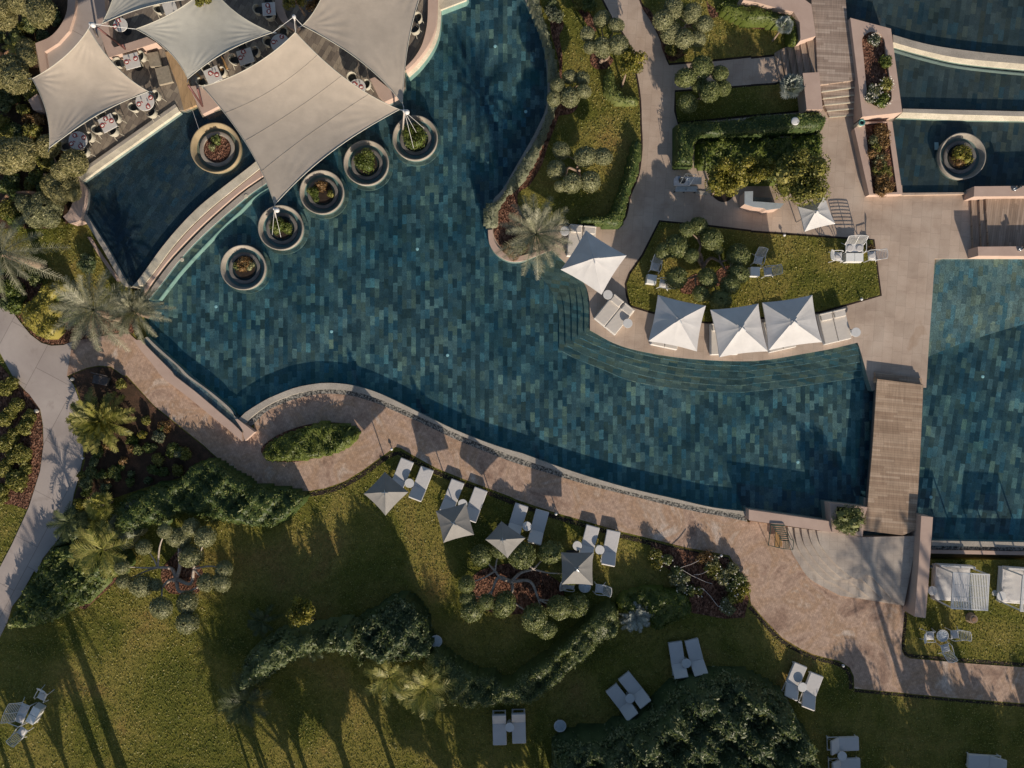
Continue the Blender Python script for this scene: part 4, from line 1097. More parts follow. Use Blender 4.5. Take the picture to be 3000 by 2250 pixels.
t = thing('fallen_limb', 'long reddish bare limb lying among bushes left of the seat wall', 'limb', W('10', 30, 90, ZS))
b0 = t.location.copy()
MB().tube([tuple(W('10', x, y, ZS + z) - b0) for x, y, z in ((20, 105, .1), (60, 65, .5), (150, 45, .7), (240, 40, .8), (330, 55, .7), (450, 80, .4))], [.07, .12, .14, .13, .1, .06], 8).build('branch', M['bark_red'], t, smooth=True)
MB().tube([tuple(W('10', x, y, ZS + z) - b0) for x, y, z in ((220, 110, .2), (270, 80, .6), (340, 65, .7), (410, 85, .4))], [.05, .1, .1, .05], 8).build('branch', M['bark_red'], t, smooth=True)
for x, y, r, k, lb in ((150, 230, 75, 'lime', 'lime green spiky bush under the corner pine'), (230, 160, 60, 'lime', 'small lime bush between the two top left pines'), (190, 890, 60, 'lime', 'lime shrub left of the mauve wall stub'),
                       (220, 960, 50, 'rust', 'orange rust coloured shrub below the mauve wall stub'), (40, 1060, 90, 'bright', 'green bush at the left edge beside the left sail'), (130, 1050, 70, 'dark', 'dark bush in shade beside the left sail'),
                       (230, 1130, 75, 'rust', 'bright rust orange bush between the grey pines'), (20, 1350, 70, 'rust', 'red brown bush at the left edge'), (240, 1490, 60, 'lime', 'yellow green bush in the shade of the olive'),
                       (60, 1500, 90, 'hedge', 'broad green bush above the grey limb'), (60, 790, 85, 'dark', 'dark green bush at the left edge below the spreading pine'), (320, 1480, 60, 'dark', 'dark undergrowth bush at the olive foot'),
                       (120, 780, 55, 'hedge', 'spiky green agave bush beside a pale stem'), (350, 300, 60, 'dark', 'dark shrub inside the curved mauve kerb'), (430, 150, 70, 'dark', 'dark shrub in the shade inside the curved kerb'), (90, 330, 60, 'dark', 'dark bush between the two tall pines')):
    shrub(lb, '00', x, y, r, k, z0=ZS)
for x, y, r, k, lb in ((60, 200, 95, 'lime', 'yellow green bush left of the low grey bush'), (130, 270, 80, 'bright', 'green bush beside the mown strip at the left'), (490, 290, 40, 'lime', 'small yellow bush at the foot of the seat wall'), (300, 700, 60, 'dark', 'dark bush in the deep shade behind the big palm'), (700, 620, 90, 'dark', 'dark bush along the slim pool wall')):
    shrub(lb, '10', x, y, r, k, z0=ZS)

# ---- hedges
hedge('long grey green sage hedge bordering the main pool along its east shore', sm(pth(ZN + .7, '@02 400,-120 440,40 500,190 540,300 575,480 590,650 585,780 575,860 535,990 490,1080 440,1170 330,1330 250,1470 180,1610 @12 75,120 40,230 100,310 @12 150,290 150,200 190,110 250,30 @02 310,1520 400,1400 470,1270 525,1150 580,1000 620,900 640,800 655,640 640,480 595,320 560,200 510,60 480,-120'), 2, True), .75, 'sage', leaf=.10, dens=210)
hedge('dark clipped hedge around the lower corner of the strip lawn', sm(pth(ZN + .7, '@02 1265,1130 1322,1120 1325,1250 1295,1420 @12 1235,30 1205,170 1180,270 1120,318 1050,300 950,290 830,275 830,230 930,225 1030,220 1090,170 1130,60 @02 1140,1560 1190,1420 1225,1300'), 2, True), .8, 'hedge')
hedge('crescent hedge curling round the yellow citrus tree by the path', sm(pth(ZN + .6, '@02 1045,560 1095,545 1108,620 1130,700 1190,755 1280,770 1300,800 1290,835 1190,830 1100,805 1045,745 1022,660'), 2, True), .7, 'hedge')
hedge('clipped green hedge hooking round the top lawn by the pink parapet', pth(ZN + .9, '@02 1960,5 2060,0 2212,40 @03 0,25 160,70 340,105 385,170 402,335 345,358 322,300 328,195 240,175 130,165 0,165 @02 2120,125 2000,70'), 1.0, 'bright')
hedge('thick clipped hedge wall with square shaded recess below the stairs', pth(ZN + 1.0, '@02 1620,985 1800,965 2120,950 2212,955 @03 0,925 300,905 560,888 632,950 610,1030 480,1050 300,1055 100,1085 0,1095 @02 2212,1095 1800,1100 1765,1150 1755,1330 1605,1335 1615,1150'), 1.15, 'hedge')
hedge('low yellowish hedge carpet in front of the citrus trees', pth(ZN + .5, '@02 1790,1140 2100,1115 2212,1120 @03 0,1120 250,1110 420,1085 585,1070 585,1400 380,1450 130,1480 0,1490 @02 2212,1480 2020,1400 1790,1340'), .6, 'bright', wob=.6, leaf=.17, dens=120)
hedge('oval clump of glossy green strappy plants in the round brick plaza', sm(pth(ZS + .5, '@21 190,610 240,545 380,475 520,430 640,388 800,395 920,420 962,470 930,540 820,610 680,655 520,685 330,700 215,680'), 2, True), .65, 'bright', ZS + .05, leaf=.24, dens=110, aspect=.22, wob=.5, cat='plants')
hedge('big dark shrub mass below the brick plaza', sm(pth(ZS + 1.0, '@20 1010,980 1150,960 1230,890 1440,860 1530,740 1700,690 1850,780 2000,860 @21 100,890 380,930 500,960 520,1010 440,1110 360,1180 250,1240 @20 2100,1240 1850,1200 1650,1190 1560,1140 1430,1130 1300,1230 1160,1220 1060,1310 930,1250 900,1120'), 2, True), 1.2, 'hedge', ZS, .15, 110, 'shrub_mass', .6, .45)
hedge('dense dark clipped hedge filling the lower left beside the concrete path', pth(ZS + .8, '@20 400,1405 520,1390 700,1440 900,1480 980,1400 1040,1540 960,1640 @30 940,60 820,190 690,340 560,380 430,470 240,530 70,530 60,470 120,350 190,200 330,30'), .95, 'hedge', ZS, .19, 120, wob=.5)
hedge('wavy sage green shrub row between fern bed and cloud olive', sm(pth(ZS + .9, '@20 890,1140 980,1050 1100,1000 1130,1100 1140,1220 1120,1290 1060,1330 1010,1420 960,1420 940,1330 860,1300 840,1240'), 2, True), 1.0, 'sage', ZS, .12, 130, 'shrub_mass', wob=.35)
hedge('high dark oleander mound in the middle of the south lawn', sm(pth(ZS + 1.8, '@31 930,500 1060,440 1180,350 1290,305 1390,335 1460,420 1510,490 1530,620 1560,690 1520,760 1400,800 1250,830 1100,800 1010,740 960,640'), 2, True), 2.5, 'dark', ZS, .19, 130, 'shrub_mass', .8, .3)
hedge('long dark shrub border curving left of the oleander mound', sm(pth(ZS + 1.1, '@31 60,760 180,650 330,560 500,520 640,520 760,490 940,490 980,640 1010,760 1000,810 900,720 760,690 640,690 560,730 430,790 330,850 270,900 180,960 60,950'), 2, True), 2.3, 'dark', ZS, .18, 130, 'shrub_mass', .6, .55)
hedge('sunlit clipped hedge sweeping up from the lower palms to the silver cycad', (lambda q: grow(q, .22))(sm(pth(ZS + .8, '@31 1560,720 1640,740 1800,860 1880,900 1960,930 2060,930 @32 140,960 250,1000 340,940 450,850 600,760 700,660 850,530 960,420 1050,370 1110,400 1110,530 1000,600 870,730 760,820 660,900 560,1000 430,1080 330,1110 150,1110 0,1100 @31 1920,1120 1740,1130 1700,1030 1660,940 1560,850'), 2, True)), 1.5, 'olive_g', ZS, .13, 150, wob=.4)
hedge('leafy green shrub bank between silver cycad and rose bed', sm(pth(ZS + .8, '@32 1130,330 1200,260 1320,225 1450,215 1600,240 1700,260 1745,400 1700,450 1560,520 1440,560 1400,430 1330,400 1180,420'), 2, True), .9, 'bright', ZS, .16, 110, 'shrub_mass', .5, .45)
hedge('huge dark oleander mass at the bottom edge', sm(pth(ZS + 2.0, '@32 620,1640 640,1530 760,1480 900,1450 1030,1450 1180,1370 1330,1340 1450,1240 1540,1130 1640,1050 1800,990 1950,955 2100,950 2212,970 @33 60,990 180,1050 330,1150 390,1280 460,1400 540,1520 570,1700 540,1900 300,1980 @32 1600,1950 1000,1950 650,1900'), 2, True), 2.8, 'dark', ZS, .2, 120, 'shrub_mass', .9, .42)
hedge('bushy yellow green hedge curving under the big left palm', sm(pth(ZS + .7, '@10 165,1000 200,930 260,880 330,800 440,740 540,760 570,830 500,850 430,900 460,980 430,1060 470,1130 440,1180 380,1225 280,1190 210,1130 170,1070'), 2, True), .9, 'citrus', ZS, .13, 150, wob=.35)
hedge('dark undergrowth bank at the left edge below the grassy strip', sm(pth(ZS + .5, '@20 500,1120 600,1080 660,1180 640,1330 520,1370 400,1420 480,1300'), 2, True), .7, 'dark', ZS, .15, 110, 'shrub_mass', .4, .4)

# ---- palms
palm('large grey green date palm beside the left end of the pool', '10', 760, 990, 3.0, 2.75, n=36, lean=(.25, -.3), tr=.24)
palm('smaller spiky date palm at the pool tip next to the large one', '10', 1085, 1000, 1.9, 1.75, n=46, lean=(0, -.1), tr=.18, up=(-.3, 1.4))
palm('date palm cut by the left frame edge', '10', 20, 530, 3.2, 2.6, n=34, lean=(.2, -.2), tr=.24)
palm('pale date palm on the kerbed point reaching into the main pool', '12', 470, 375, 2.9, 2.4, n=36, z0=ZN, lean=(.05, -.15), tr=.22)
palm('silver blue cycad beside the clipped hedge on the lower lawn', '32', 1280, 430, .5, 1.15, 'silver', 34, lw=.4, up=(0, 1.2), name='cycad', cat='cycad', leaflets=20)
palm('broad yellow green fern palm in the bed between the two paths', '20', 810, 370, .9, 2.1, 'lime', 44, lw=.42, up=(-.1, 1.3), name='fern_palm', cat='fern palm', leaflets=24, lt=.09)
palm('pale fan palm at the edge of the shaded bed', '20', 820, 1050, 1.2, .95, 'palm_g', 12, fan=True, name='fan_palm', tr=.07)
palm('yellow green feather palm over the lower left hedge', '20', 830, 1410, 1.6, 2.0, 'palm_g', 20, tr=.09, up=(-.1, 1.0), lw=.5, leaflets=18, lt=.06)
palm('yellow feather palm left of its sunlit twin beside the oleander mound', '31', 1215, 930, 1.8, 1.7, 'palm_g', 20, tr=.09, up=(-.15, 1.0), lw=.5, leaflets=18, lt=.06)
palm('sunlit yellow feather palm in front of the clipped hedge', '31', 1510, 1010, 1.8, 2.0, 'palm_g', 24, tr=.09, up=(-.15, 1.1), lw=.5, leaflets=18, lt=.06)
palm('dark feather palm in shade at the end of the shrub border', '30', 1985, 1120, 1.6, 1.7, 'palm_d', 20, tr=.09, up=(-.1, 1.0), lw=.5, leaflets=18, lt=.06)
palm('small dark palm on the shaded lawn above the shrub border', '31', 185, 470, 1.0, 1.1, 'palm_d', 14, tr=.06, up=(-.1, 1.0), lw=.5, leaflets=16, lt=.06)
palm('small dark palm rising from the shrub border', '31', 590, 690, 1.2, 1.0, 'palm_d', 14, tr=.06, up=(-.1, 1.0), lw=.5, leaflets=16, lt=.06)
palm('silver fan palm beside the short pink parapet', '03', 315, 705, .7, .85, 'silver', 22, z0=ZN, fan=True, name='fan_palm', tr=.06, up=(.1, 1.4), ribs=14)
palm('smaller silver fan palm in the corner of the top hedge', '03', 262, 215, 1.0, .6, 'silver', 18, z0=ZN, fan=True, name='fan_palm', tr=.06, lean=(-.3, -.4), up=(.1, 1.4), ribs=14)
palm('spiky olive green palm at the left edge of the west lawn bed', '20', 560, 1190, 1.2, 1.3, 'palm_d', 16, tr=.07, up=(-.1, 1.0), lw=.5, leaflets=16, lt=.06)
palm('tiny spiky palm in the dark rubble of the left garden', '00', 150, 400, 1.2, 1.0, 'palm_g', 14, tr=.07, up=(0, 1.1), lw=.45, leaflets=16, lt=.05)
# ---- small trees
def leaftree(label, tile, x, y, r, key, zc, z0=ZN, dx=0, dy=0, n=1800, lumps=9, leaf=.14, name='small_tree', cat='tree', tr=.06, group=None, based=False):
    rw = r * OR[tile][2] * S
    c = W(tile, x, y, z0 + zc)
    if based: c = W(tile, x, y, z0) + Vector((0, 0, zc))
    b = Vector((c.x + dx, c.y + dy, z0))
    t = thing(name, label, cat, b, group=group)
    e = c - b
    MB().tube(sm([(0, 0, -.1), (e.x * .4, e.y * .5, zc * .5), (e.x, e.y, zc)], 3), [tr * 1.2] * 3 + [tr * .9] * 3 + [tr * .6], 7).build('trunk', M['bark'], t, smooth=True)
    ch = []
    for i in range(lumps):
        a = 2 * PI * i * .382; d = rw * math.sqrt((i + .5) / lumps) * .72
        rr = rw * R.uniform(.28, .42)
        q = (e.x + d * math.cos(a), e.y + d * math.sin(a), zc + R.uniform(-.3, .35) * rw)
        ch.append(blob(q, (rr * .6,) * 3, 8, 5, .25))
        ch.append(shell(q, (rr, rr, rr * .8), n // lumps, leaf, .5, .8, .4))
        MB().tube([(e.x * .6, e.y * .6, zc * .6), q], [tr * .5, tr * .2], 5).build('branch', M['bark'], t)
    link('crown', npmesh('crown', ch, L[key]), t)
    return t
leaftree('bright yellow citrus tree inside the crescent hedge beside the path', '02', 1240, 490, 125, 'citrus', 1.7, dx=-.3, dy=-.9, leaf=.13)
leaftree('bushy yellow green citrus tree right of the steel grill cart', '02', 2000, 1440, 165, 'citrus', 2.6, dy=-.3, n=3200, lumps=14)
leaftree('large glossy yellow green citrus tree overhanging the bar counter', '03', 400, 1460, 225, 'lime', 2.7, dy=-.2, n=5200, lumps=20, leaf=.16)
leaftree('yellow green citrus clump between the bar and the hedge carpet', '03', 60, 1370, 130, 'citrus', 2.0, n=2200, lumps=10)
leaftree('ragged sunlit yellow sapling at the top of the shrub border', '31', 490, 400, 130, 'citrus', 2.2, ZS, dx=.3, dy=-1.2, n=1500, lumps=9, leaf=.12)
leaftree('green tree top poking over the edge of the pale middle sail', '00', 1630, -40, 75, 'lime', 4.6, ZS, n=1500, lumps=8)
leaftree('round lime green tree inside the curved mauve planter wall', '01', 440, -40, 115, 'lime', 2.4, n=1600, lumps=9)
leaftree('rusty brown bush inside the curved mauve planter wall', '01', 640, 50, 95, 'rust', 1.2, n=1000, lumps=7)

# ---- shrubs
proto = []
for i in range(3):
    me = shrubmesh('shrub', .58, .62, 'lime', .13, 1000, 7)
    proto.append(me)
for x, y, s in ((90, 60, 1.0), (235, 330, .9), (110, 480, 1.0), (110, 660, 1.1), (100, 820, 1.1), (200, 760, .9), (90, 300, 1.0), (40, 110, 1.15), (140, 240, 1.1), (40, 345, 1.2), (205, 420, 1.25), (45, 560, 1.3), (190, 635, 1.4), (40, 745, 1.2), (150, 860, 1.5), (20, 930, 1.1), (10, 1000, .9)):
    c = W('20', x, y, ZS + .3); c.z = ZS
    tag(link('shrub', proto[R.randrange(3)], loc=c, scale=(s * .8,) * 3, rot=(0, 0, R.uniform(0, 6))), 'round yellow green shrub in the red bark bed left of the concrete path', 'shrub', 'shrubs left of the concrete path')
for x, y, r, k in ((980, 70, 55, 'lime'), (1180, 365, 45, 'lime'), (1150, 480, 42, 'citrus'), (1285, 495, 60, 'sage'), (1390, 590, 50, 'hedge'), (1270, 680, 60, 'lime'), (1000, 690, 38, 'rust'), (920, 790, 65, 'hedge'), (1230, 760, 50, 'hedge'), (1200, 590, 45, 'hedge'), (760, 700, 45, 'dark'), (880, 560, 50, 'rust'), (1070, 590, 45, 'rust'), (700, 880, 60, 'dark'), (1450, 640, 40, 'sage'), (640, 1040, 60, 'citrus'), (850, 900, 50, 'dark'), (1050, 860, 40, 'hedge')):
    shrub('small %s shrub in the bark bed between the two paths' % {'lime': 'yellow green', 'citrus': 'golden', 'sage': 'grey', 'hedge': 'green', 'rust': 'rust brown', 'dark': 'dark'}[k], '20', x, y, r, k, h=.55, z0=ZS, group='low shrubs of the bark bed', n=420, lumps=5, leaf=.11)
# roses
for i, (x, y, r) in enumerate(((140, 330, 75), (370, 420, 55), (160, 500, 60), (580, 640, 60), (560, 800, 75), (700, 800, 60), (840, 1040, 60), (1150, 380, 90), (1280, 480, 85), (1320, 600, 95), (1500, 760, 80), (1700, 600, 70), (1800, 780, 85), (1860, 1000, 95), (1700, 950, 80), (1760, 1140, 85), (1560, 1330, 70), (1640, 1420, 60), (680, 1000, 55), (1020, 1040, 45))):
    OR['r'] = (1900, 1580, 320 / 2212)
    rw = r * OR['r'][2] * S * 2.2
    c = W('r', x, y, ZS + .4); c.z = ZS
    t = thing('rose_bush', 'straggly rose bush with small white blooms in the dark bark bed by the path bend', 'rose bush', c, group='white rose bushes')
    k = R.choice(('olive_g', 'lime', 'citrus', 'rust', 'olive', 'olive_g'))
    link('foliage', shrubmesh('foliage', rw, .75, k, .12, 560, 8, jit=.9), t)
    a = NR.random(4) * 6.28; d = rw * NR.random(4) ** .5
    pos = np.column_stack([d * np.cos(a), d * np.sin(a), .6 + .2 * NR.random(4)])
    pos = np.repeat(pos, 3, 0) + NR.normal(size=(12, 3)) * .02
    link('blossoms', npmesh('blossoms', [leafquads(pos, np.tile([0, 0, 1.0], (12, 1)), .065, .9, .5)], L['flower']), t)
for i, pts in enumerate((((640, 590), (870, 730), (1150, 860), (1290, 900)), ((920, 720), (1010, 715), (1100, 690), (1210, 630)), ((1000, 1000), (1100, 995), (1250, 1150), (1400, 1350), (1500, 1395)), ((650, 570), (850, 510), (1020, 430)))):
    tag(MB().tube([tuple(W('r', x, y, ZS + .55 + .1 * j)) for j, (x, y) in enumerate(pts)], .018, 5).build('rose_cane', M['pole'], center=True), 'long pale bare cane arching over the dark rose bed', 'cane', 'bare canes over the rose bed')
# planter slot and trough planting
for x, y, r, k, h, lb, fl in ((1000, 320, 55, 'sage', .35, 'round white flowering plant at the top of the planter slot', 1), (1090, 500, 60, 'bright', .4, 'green bush halfway down the planter slot', 0), (1090, 690, 70, 'lime', .5, 'pale yellow green bush near the end of the planter slot', 1), (1000, 740, 60, 'olive', .4, 'olive bush with blossom beside the planter slot rim', 1), (1060, 810, 75, 'bright', .45, 'white flowering green bush at the bottom of the planter slot', 1), (965, 790, 50, 'sage', .35, 'small white flowered clump at the left rim of the slot', 1)):
    rw = r * K * S if False else r * OR['03'][2] * S
    c = W('03', x, y, 1.2); c.z = .98
    t = thing('flowering_plant', lb, 'plant', c)
    link('foliage', shrubmesh('foliage', rw, h, k, .10, 420, 6), t)
    if fl:
        n = 34; a = NR.random(n) * 6.28; d = rw * (.55 + .45 * NR.random(n))
        pos = np.repeat(np.column_stack([d * np.cos(a), d * np.sin(a), h * (.75 + .3 * NR.random(n))]), 2, 0)
        link('blossoms', npmesh('blossoms', [leafquads(pos, np.tile([0, 0, 1.0], (len(pos), 1)), .075, .9, .5)], L['flower']), t)
for i in range(16):
    y = 1030 + i * 34
    x = 1000 + (y - 1000) * .13 + R.uniform(-40, 55)
    shrub('bronze and green leafy plant in the long low plaster trough', '03', x, y, R.uniform(48, 68), R.choice(('rust', 'lime', 'rust', 'olive')), h=.4, z0=.4, name='bronze_plant', cat='plant', group='bronze plants in the trough', n=330, lumps=6, leaf=.13, aspect=.35)
shrub('straggly golden green bush spilling out of the square planter box', '23', 785, 1165, 140, 'olive_g', h=.7, z0=.6, n=1300, lumps=8, aspect=.25, leaf=.16)
for x, y, r, k, lb in ((630, 120, 62, 'sage', 'round sage bush at the inner edge of the sage hedge'), (580, 90, 45, 'sage', 'small sage bush nestled against the hedge top'), (600, 30, 40, 'dark', 'dark bush at the very top of the strip lawn'), (830, 20, 60, 'lime', 'yellow green bush at the top beside the path'), (900, 30, 70, 'hedge', 'green bush at the top edge beside the path'), (1570, 400, 55, 'lime', 'thin yellow shrub at the lawn corner by the cross path'), (1625, 425, 40, 'rust', 'sparse rusty plant near the upper lawn corner')):
    shrub(lb, '02', x, y, r, k)
shrub('low brown grass tuft at the foot of the pale palm', '12', 270, 500, 85, 'rust', h=.4, aspect=.2, leaf=.2, n=700)
shrub('feathery green tuft beside the pale palm', '12', 330, 470, 80, 'olive', h=.5, aspect=.2, leaf=.22, n=700)
shrub('small brown bush in the lawn corner by the white sofa', '13', 970, 500, 45, 'rust', h=.4, n=400)
OR['t'] = (2660, 1640, 340 / 2212)
t = thing('cut_tree_base', 'dark tree stump with orange heart on the lawn below the slatted cabana', 'stump', W('t', 1190, 1100, ZS))
MB().lathe([(.34, 0), (.3, .15), (.26, .32), (.12, .34)], n=14).build('stump', M['bark'], t)
MB().lathe([(.14, .345), (.13, .36), (.02, .37)], n=12).build('heart', M['bark_red'], t)
# trees standing just south of the frame, whose long shadows cross the lawns
for i, (x, y, zc, ln, k, tr) in enumerate(((330, 2420, 4.4, 1.9, 'palm_g', .13), (362, 2440, 5.2, 2.0, 'palm_g', .17), (395, 2400, 5.6, 2.0, 'palm_g', .12), (415, 2450, 6.4, 2.2, 'palm_g', .2), (770, 2330, 3.2, 1.6, 'palm_g', .08), (800, 2335, 3.0, 1.6, 'palm_g', .09), (2990, 2450, 7.0, 2.6, 'palm', .2), (2800, 2420, 7.0, 2.4, 'palm', .15), (2870, 2400, 5.6, 2.4, 'palm', .16), (1480, 2400, 4.5, 2.2, 'palm', .16), (1545, 2420, 4.0, 2.2, 'palm', .14))):
    palm('tall palm standing just south of the picture', 's', x, y, zc, ln, k, 36, tr=tr, up=(-.4, 1.2), group='palms south of the lawn', based=True, lean=(R.uniform(-.5, .5), R.uniform(-.5, .5)))
for x, y, r, zc in ((1000, 2660, 150, 6.3), (1120, 2560, 110, 5.2), (1230, 2480, 90, 4.6), (860, 2520, 70, 4.4), (960, 2440, 60, 3.4), (1080, 2420, 60, 3.2), (1420, 2600, 120, 4.6), (1560, 2540, 110, 3.6), (1700, 2620, 130, 4.6), (1900, 2540, 120, 3.4), (2060, 2480, 120, 2.6), (2200, 2500, 140, 2.8), (2350, 2520, 140, 2.9), (2500, 2490, 140, 2.7), (2650, 2520, 140, 3.0), (2800, 2490, 140, 2.7), (2940, 2510, 140, 2.9), (3090, 2500, 140, 2.8), (2270, 2420, 90, 1.8), (2580, 2410, 90, 1.8), (2870, 2410, 90, 1.8), (330, 2640, 110, 5.8), (190, 2520, 90, 5.0), (90, 2440, 70, 4.0)):
    leaftree('broad dark tree standing just south of the picture', 's', x, y, r, 'dark', zc, ZS, n=2600, lumps=14, leaf=.22, tr=.16, group='trees south of the lawn', based=True)

# more low planting that closes the beds
def scatter(name_, label, tile, box, poly, n, keys, rr, h, group, z0=ZS):
    for _ in range(n * 4):
        if n <= 0: break
        x, y = R.uniform(box[0], box[2]), R.uniform(box[1], box[3])
        k = False
        for i in range(len(poly)):
            (x0, y0), (x1, y1) = poly[i - 1], poly[i]
            if (y0 > y) != (y1 > y) and x < (x1 - x0) * (y - y0) / (y1 - y0) + x0: k = not k
        if not k: continue
        n -= 1
        shrub(label, tile, x, y, R.uniform(*rr), R.choice(keys), h=R.uniform(*h), z0=z0, group=group, n=360, lumps=6, leaf=.13, jit=.85)
scatter('shrub', 'one of many low scrubby plants in the shaded bark bed between the two paths', '20', (600, 400, 1700, 1100), [(690, 640), (1000, 400), (1300, 380), (1650, 640), (1500, 780), (1200, 880), (900, 980), (620, 1080)], 24, ('hedge', 'dark', 'rust', 'lime', 'hedge', 'olive_g', 'bright'), (30, 60), (.3, .6), 'scrub of the shaded bark bed')
scatter('shrub', 'one of many undergrowth bushes beneath the top left pines', '00', (-60, 0, 540, 1600), [(-60, 0), (480, 0), (430, 220), (280, 320), (230, 700), (330, 1000), (470, 1200), (560, 1560), (-60, 1600)], 46, ('hedge', 'dark', 'lime', 'rust', 'bright', 'olive_g', 'lime'), (45, 95), (.5, 1.1), 'undergrowth of the top left garden')
scatter('shrub', 'one of many bushes in the bark strip beneath the date palms', '10', (-40, 550, 640, 1150), [(-40, 600), (200, 700), (420, 760), (560, 900), (620, 1040), (420, 1180), (150, 1000), (-40, 900)], 12, ('hedge', 'dark', 'bright', 'olive_g'), (50, 90), (.4, .8), 'bushes below the date palms')

# ---- standing grass on the lawns
def ins_poly(q, P):
    P = np.array(P); x, y = q[:, 0], q[:, 1]; k = np.zeros(len(q), bool)
    for i in range(len(P)):
        a, b = P[i - 1], P[i]
        if a[1] != b[1]:
            k ^= ((a[1] > y) != (b[1] > y)) & (x < (b[0] - a[0]) * (y - a[1]) / (b[1] - a[1]) + a[0])
    return k
ch = []
for pts, z in LAWNS:
    P = np.array(pts); lo = np.maximum(P.min(0), [-33.5, -25.5]); hi = np.minimum(P.max(0), [33.5, 25.5])
    n = int((hi - lo).prod() * 105)
    q = lo + NR.random((n, 2)) * (hi - lo)
    k = ins_poly(q, pts)
    for cp, cz in COVER:
        if abs(cz - z) < .2: k &= ~ins_poly(q, grow(cp, .05))
    q = q[k]
    clump = np.sin(q[:, 0] * 2.1 + np.sin(q[:, 1] * 1.7) * 2) * np.sin(q[:, 1] * 2.6 + np.sin(q[:, 0] * 1.3) * 2)
    q = q[NR.random(len(q)) < .85 + .15 * clump]
    m = len(q)
    nr = np.column_stack([NR.normal(size=m), NR.normal(size=m), np.full(m, .7)])
    ch.append(leafquads(np.column_stack([q, z + .018 + .02 * NR.random(m)]), nr, .095, .5, .3))
tag(link('grass', npmesh('grass', ch, L['grass'])), 'short tufted grass standing on all the lawns', 'grass', kind='stuff')
# ------------------------------------------------------------------ furniture and fittings
OR.update({'d': (2420, 680, 200 / 2212), 'e': (0, 1980, 200 / 1508), 'f': (1950, 480, 320 / 2212), 'g': (2220, 1500, 200 / 2212), 'h': (2780, 520, 220 / 1377)})

def yaw(a, b):
    """rotation that turns local +Y from a towards b"""
    d = b - a
    return math.atan2(-d.x, d.y)

# ---- planters in the water
def pot(label, tile, x, y, r, z0, plants, mat='pot'):
    c = W(tile, x, y, z0 + .3); c.z = z0
    k = r * OR[tile][2] * S * (H - z0 - .3) / H / 1.42
    t = thing('round_planter', label, 'planter', c, group='round planters standing in the pools')
    def sc(p): return [(a * k, b * .62 if b > 0 else b) for a, b in p]
    MB().lathe(sc([(1.30, -.46), (1.38, .0), (1.42, .46), (1.415, .50), (1.375, .515), (1.345, .50), (1.27, .22), (1.2, .0), (1.17, -.06), (1.0, -.07)]), n=56, cap=False).build('basin', M[mat], t, smooth=True)
    MB().lathe(sc([(1.0, -.08), (.985, .10), (.97, .115), (.80, .115), (.785, .10), (.775, -.02)]), n=48, cap=False).build('inner_ring', M['pot_in' if mat == 'pot' else 'pot'], t, smooth=True)
    MB().lathe(sc([(.78, -.01), (.4, .03), (.02, .05)]), n=32, cap=False).build('soil', M['soil' if mat == 'pot' else 'mulch'], t, smooth=True)
    MB().lathe(sc([(1.30, -.30), (1.56, -.30), (1.56, -.46)]), n=48, cap=False).build('footing', M['slate_step'], t)
    for (px, py, pr, ph, key, nn) in plants:
        o = link('plant', shrubmesh('plant', pr * k * 1.15, ph, key, .085, nn, 8, jit=.8), t, (px * k, py * k, 0.02))
    return t
pot('ochre planter with bark and a bare trunk in the raised restaurant pool', '00', 1745, 1195, 205, .12, [(.0, .45, .3, .35, 'hedge', 260), (-.2, .05, .2, .5, 'olive', 160)], 'pot_y')
pot('grey planter with red brown twigs, lowest in the row of five', '10', 1968, 645, 184, ZW, [(.1, .25, .5, .35, 'rust', 500), (.35, .12, .3, .3, 'olive', 240), (-.45, .1, .25, .25, 'olive_g', 160)])
pot('grey planter with two leafy heads under the tip of the big sail', '11', 337, 322, 184, ZW, [(-.15, .12, .5, .7, 'bright', 900), (.38, -.05, .36, .55, 'bright', 500), (-.3, -.2, .2, .4, 'hedge', 160)])
pot('grey planter with patchy shrubs and bare soil, third in the row of five', '01', 670, 1555, 180, ZW, [(-.5, .0, .38, .5, 'bright', 600), (.0, .42, .35, .4, 'rust', 350), (.55, -.1, .22, .35, 'lime', 200), (-.4, -.45, .22, .4, 'hedge', 200)])
pot('grey planter with one round green bush, fourth in the row of five', '01', 1030, 1318, 184, ZW, [(-.1, .05, .72, .7, 'bright', 1700)])
pot('grey planter with a full green bush and the sail mast guy ropes', '01', 1427, 1116, 184, ZW, [(.0, .08, .75, .75, 'bright', 1700), (-.2, -.35, .4, .6, 'hedge', 500)])
pot('single grey planter with a bronze bush in the pool at the right', '03', 1715, 1263, 190, .2, [(.0, .12, .62, .6, 'citrus', 900), (-.15, -.1, .5, .5, 'rust', 500)])

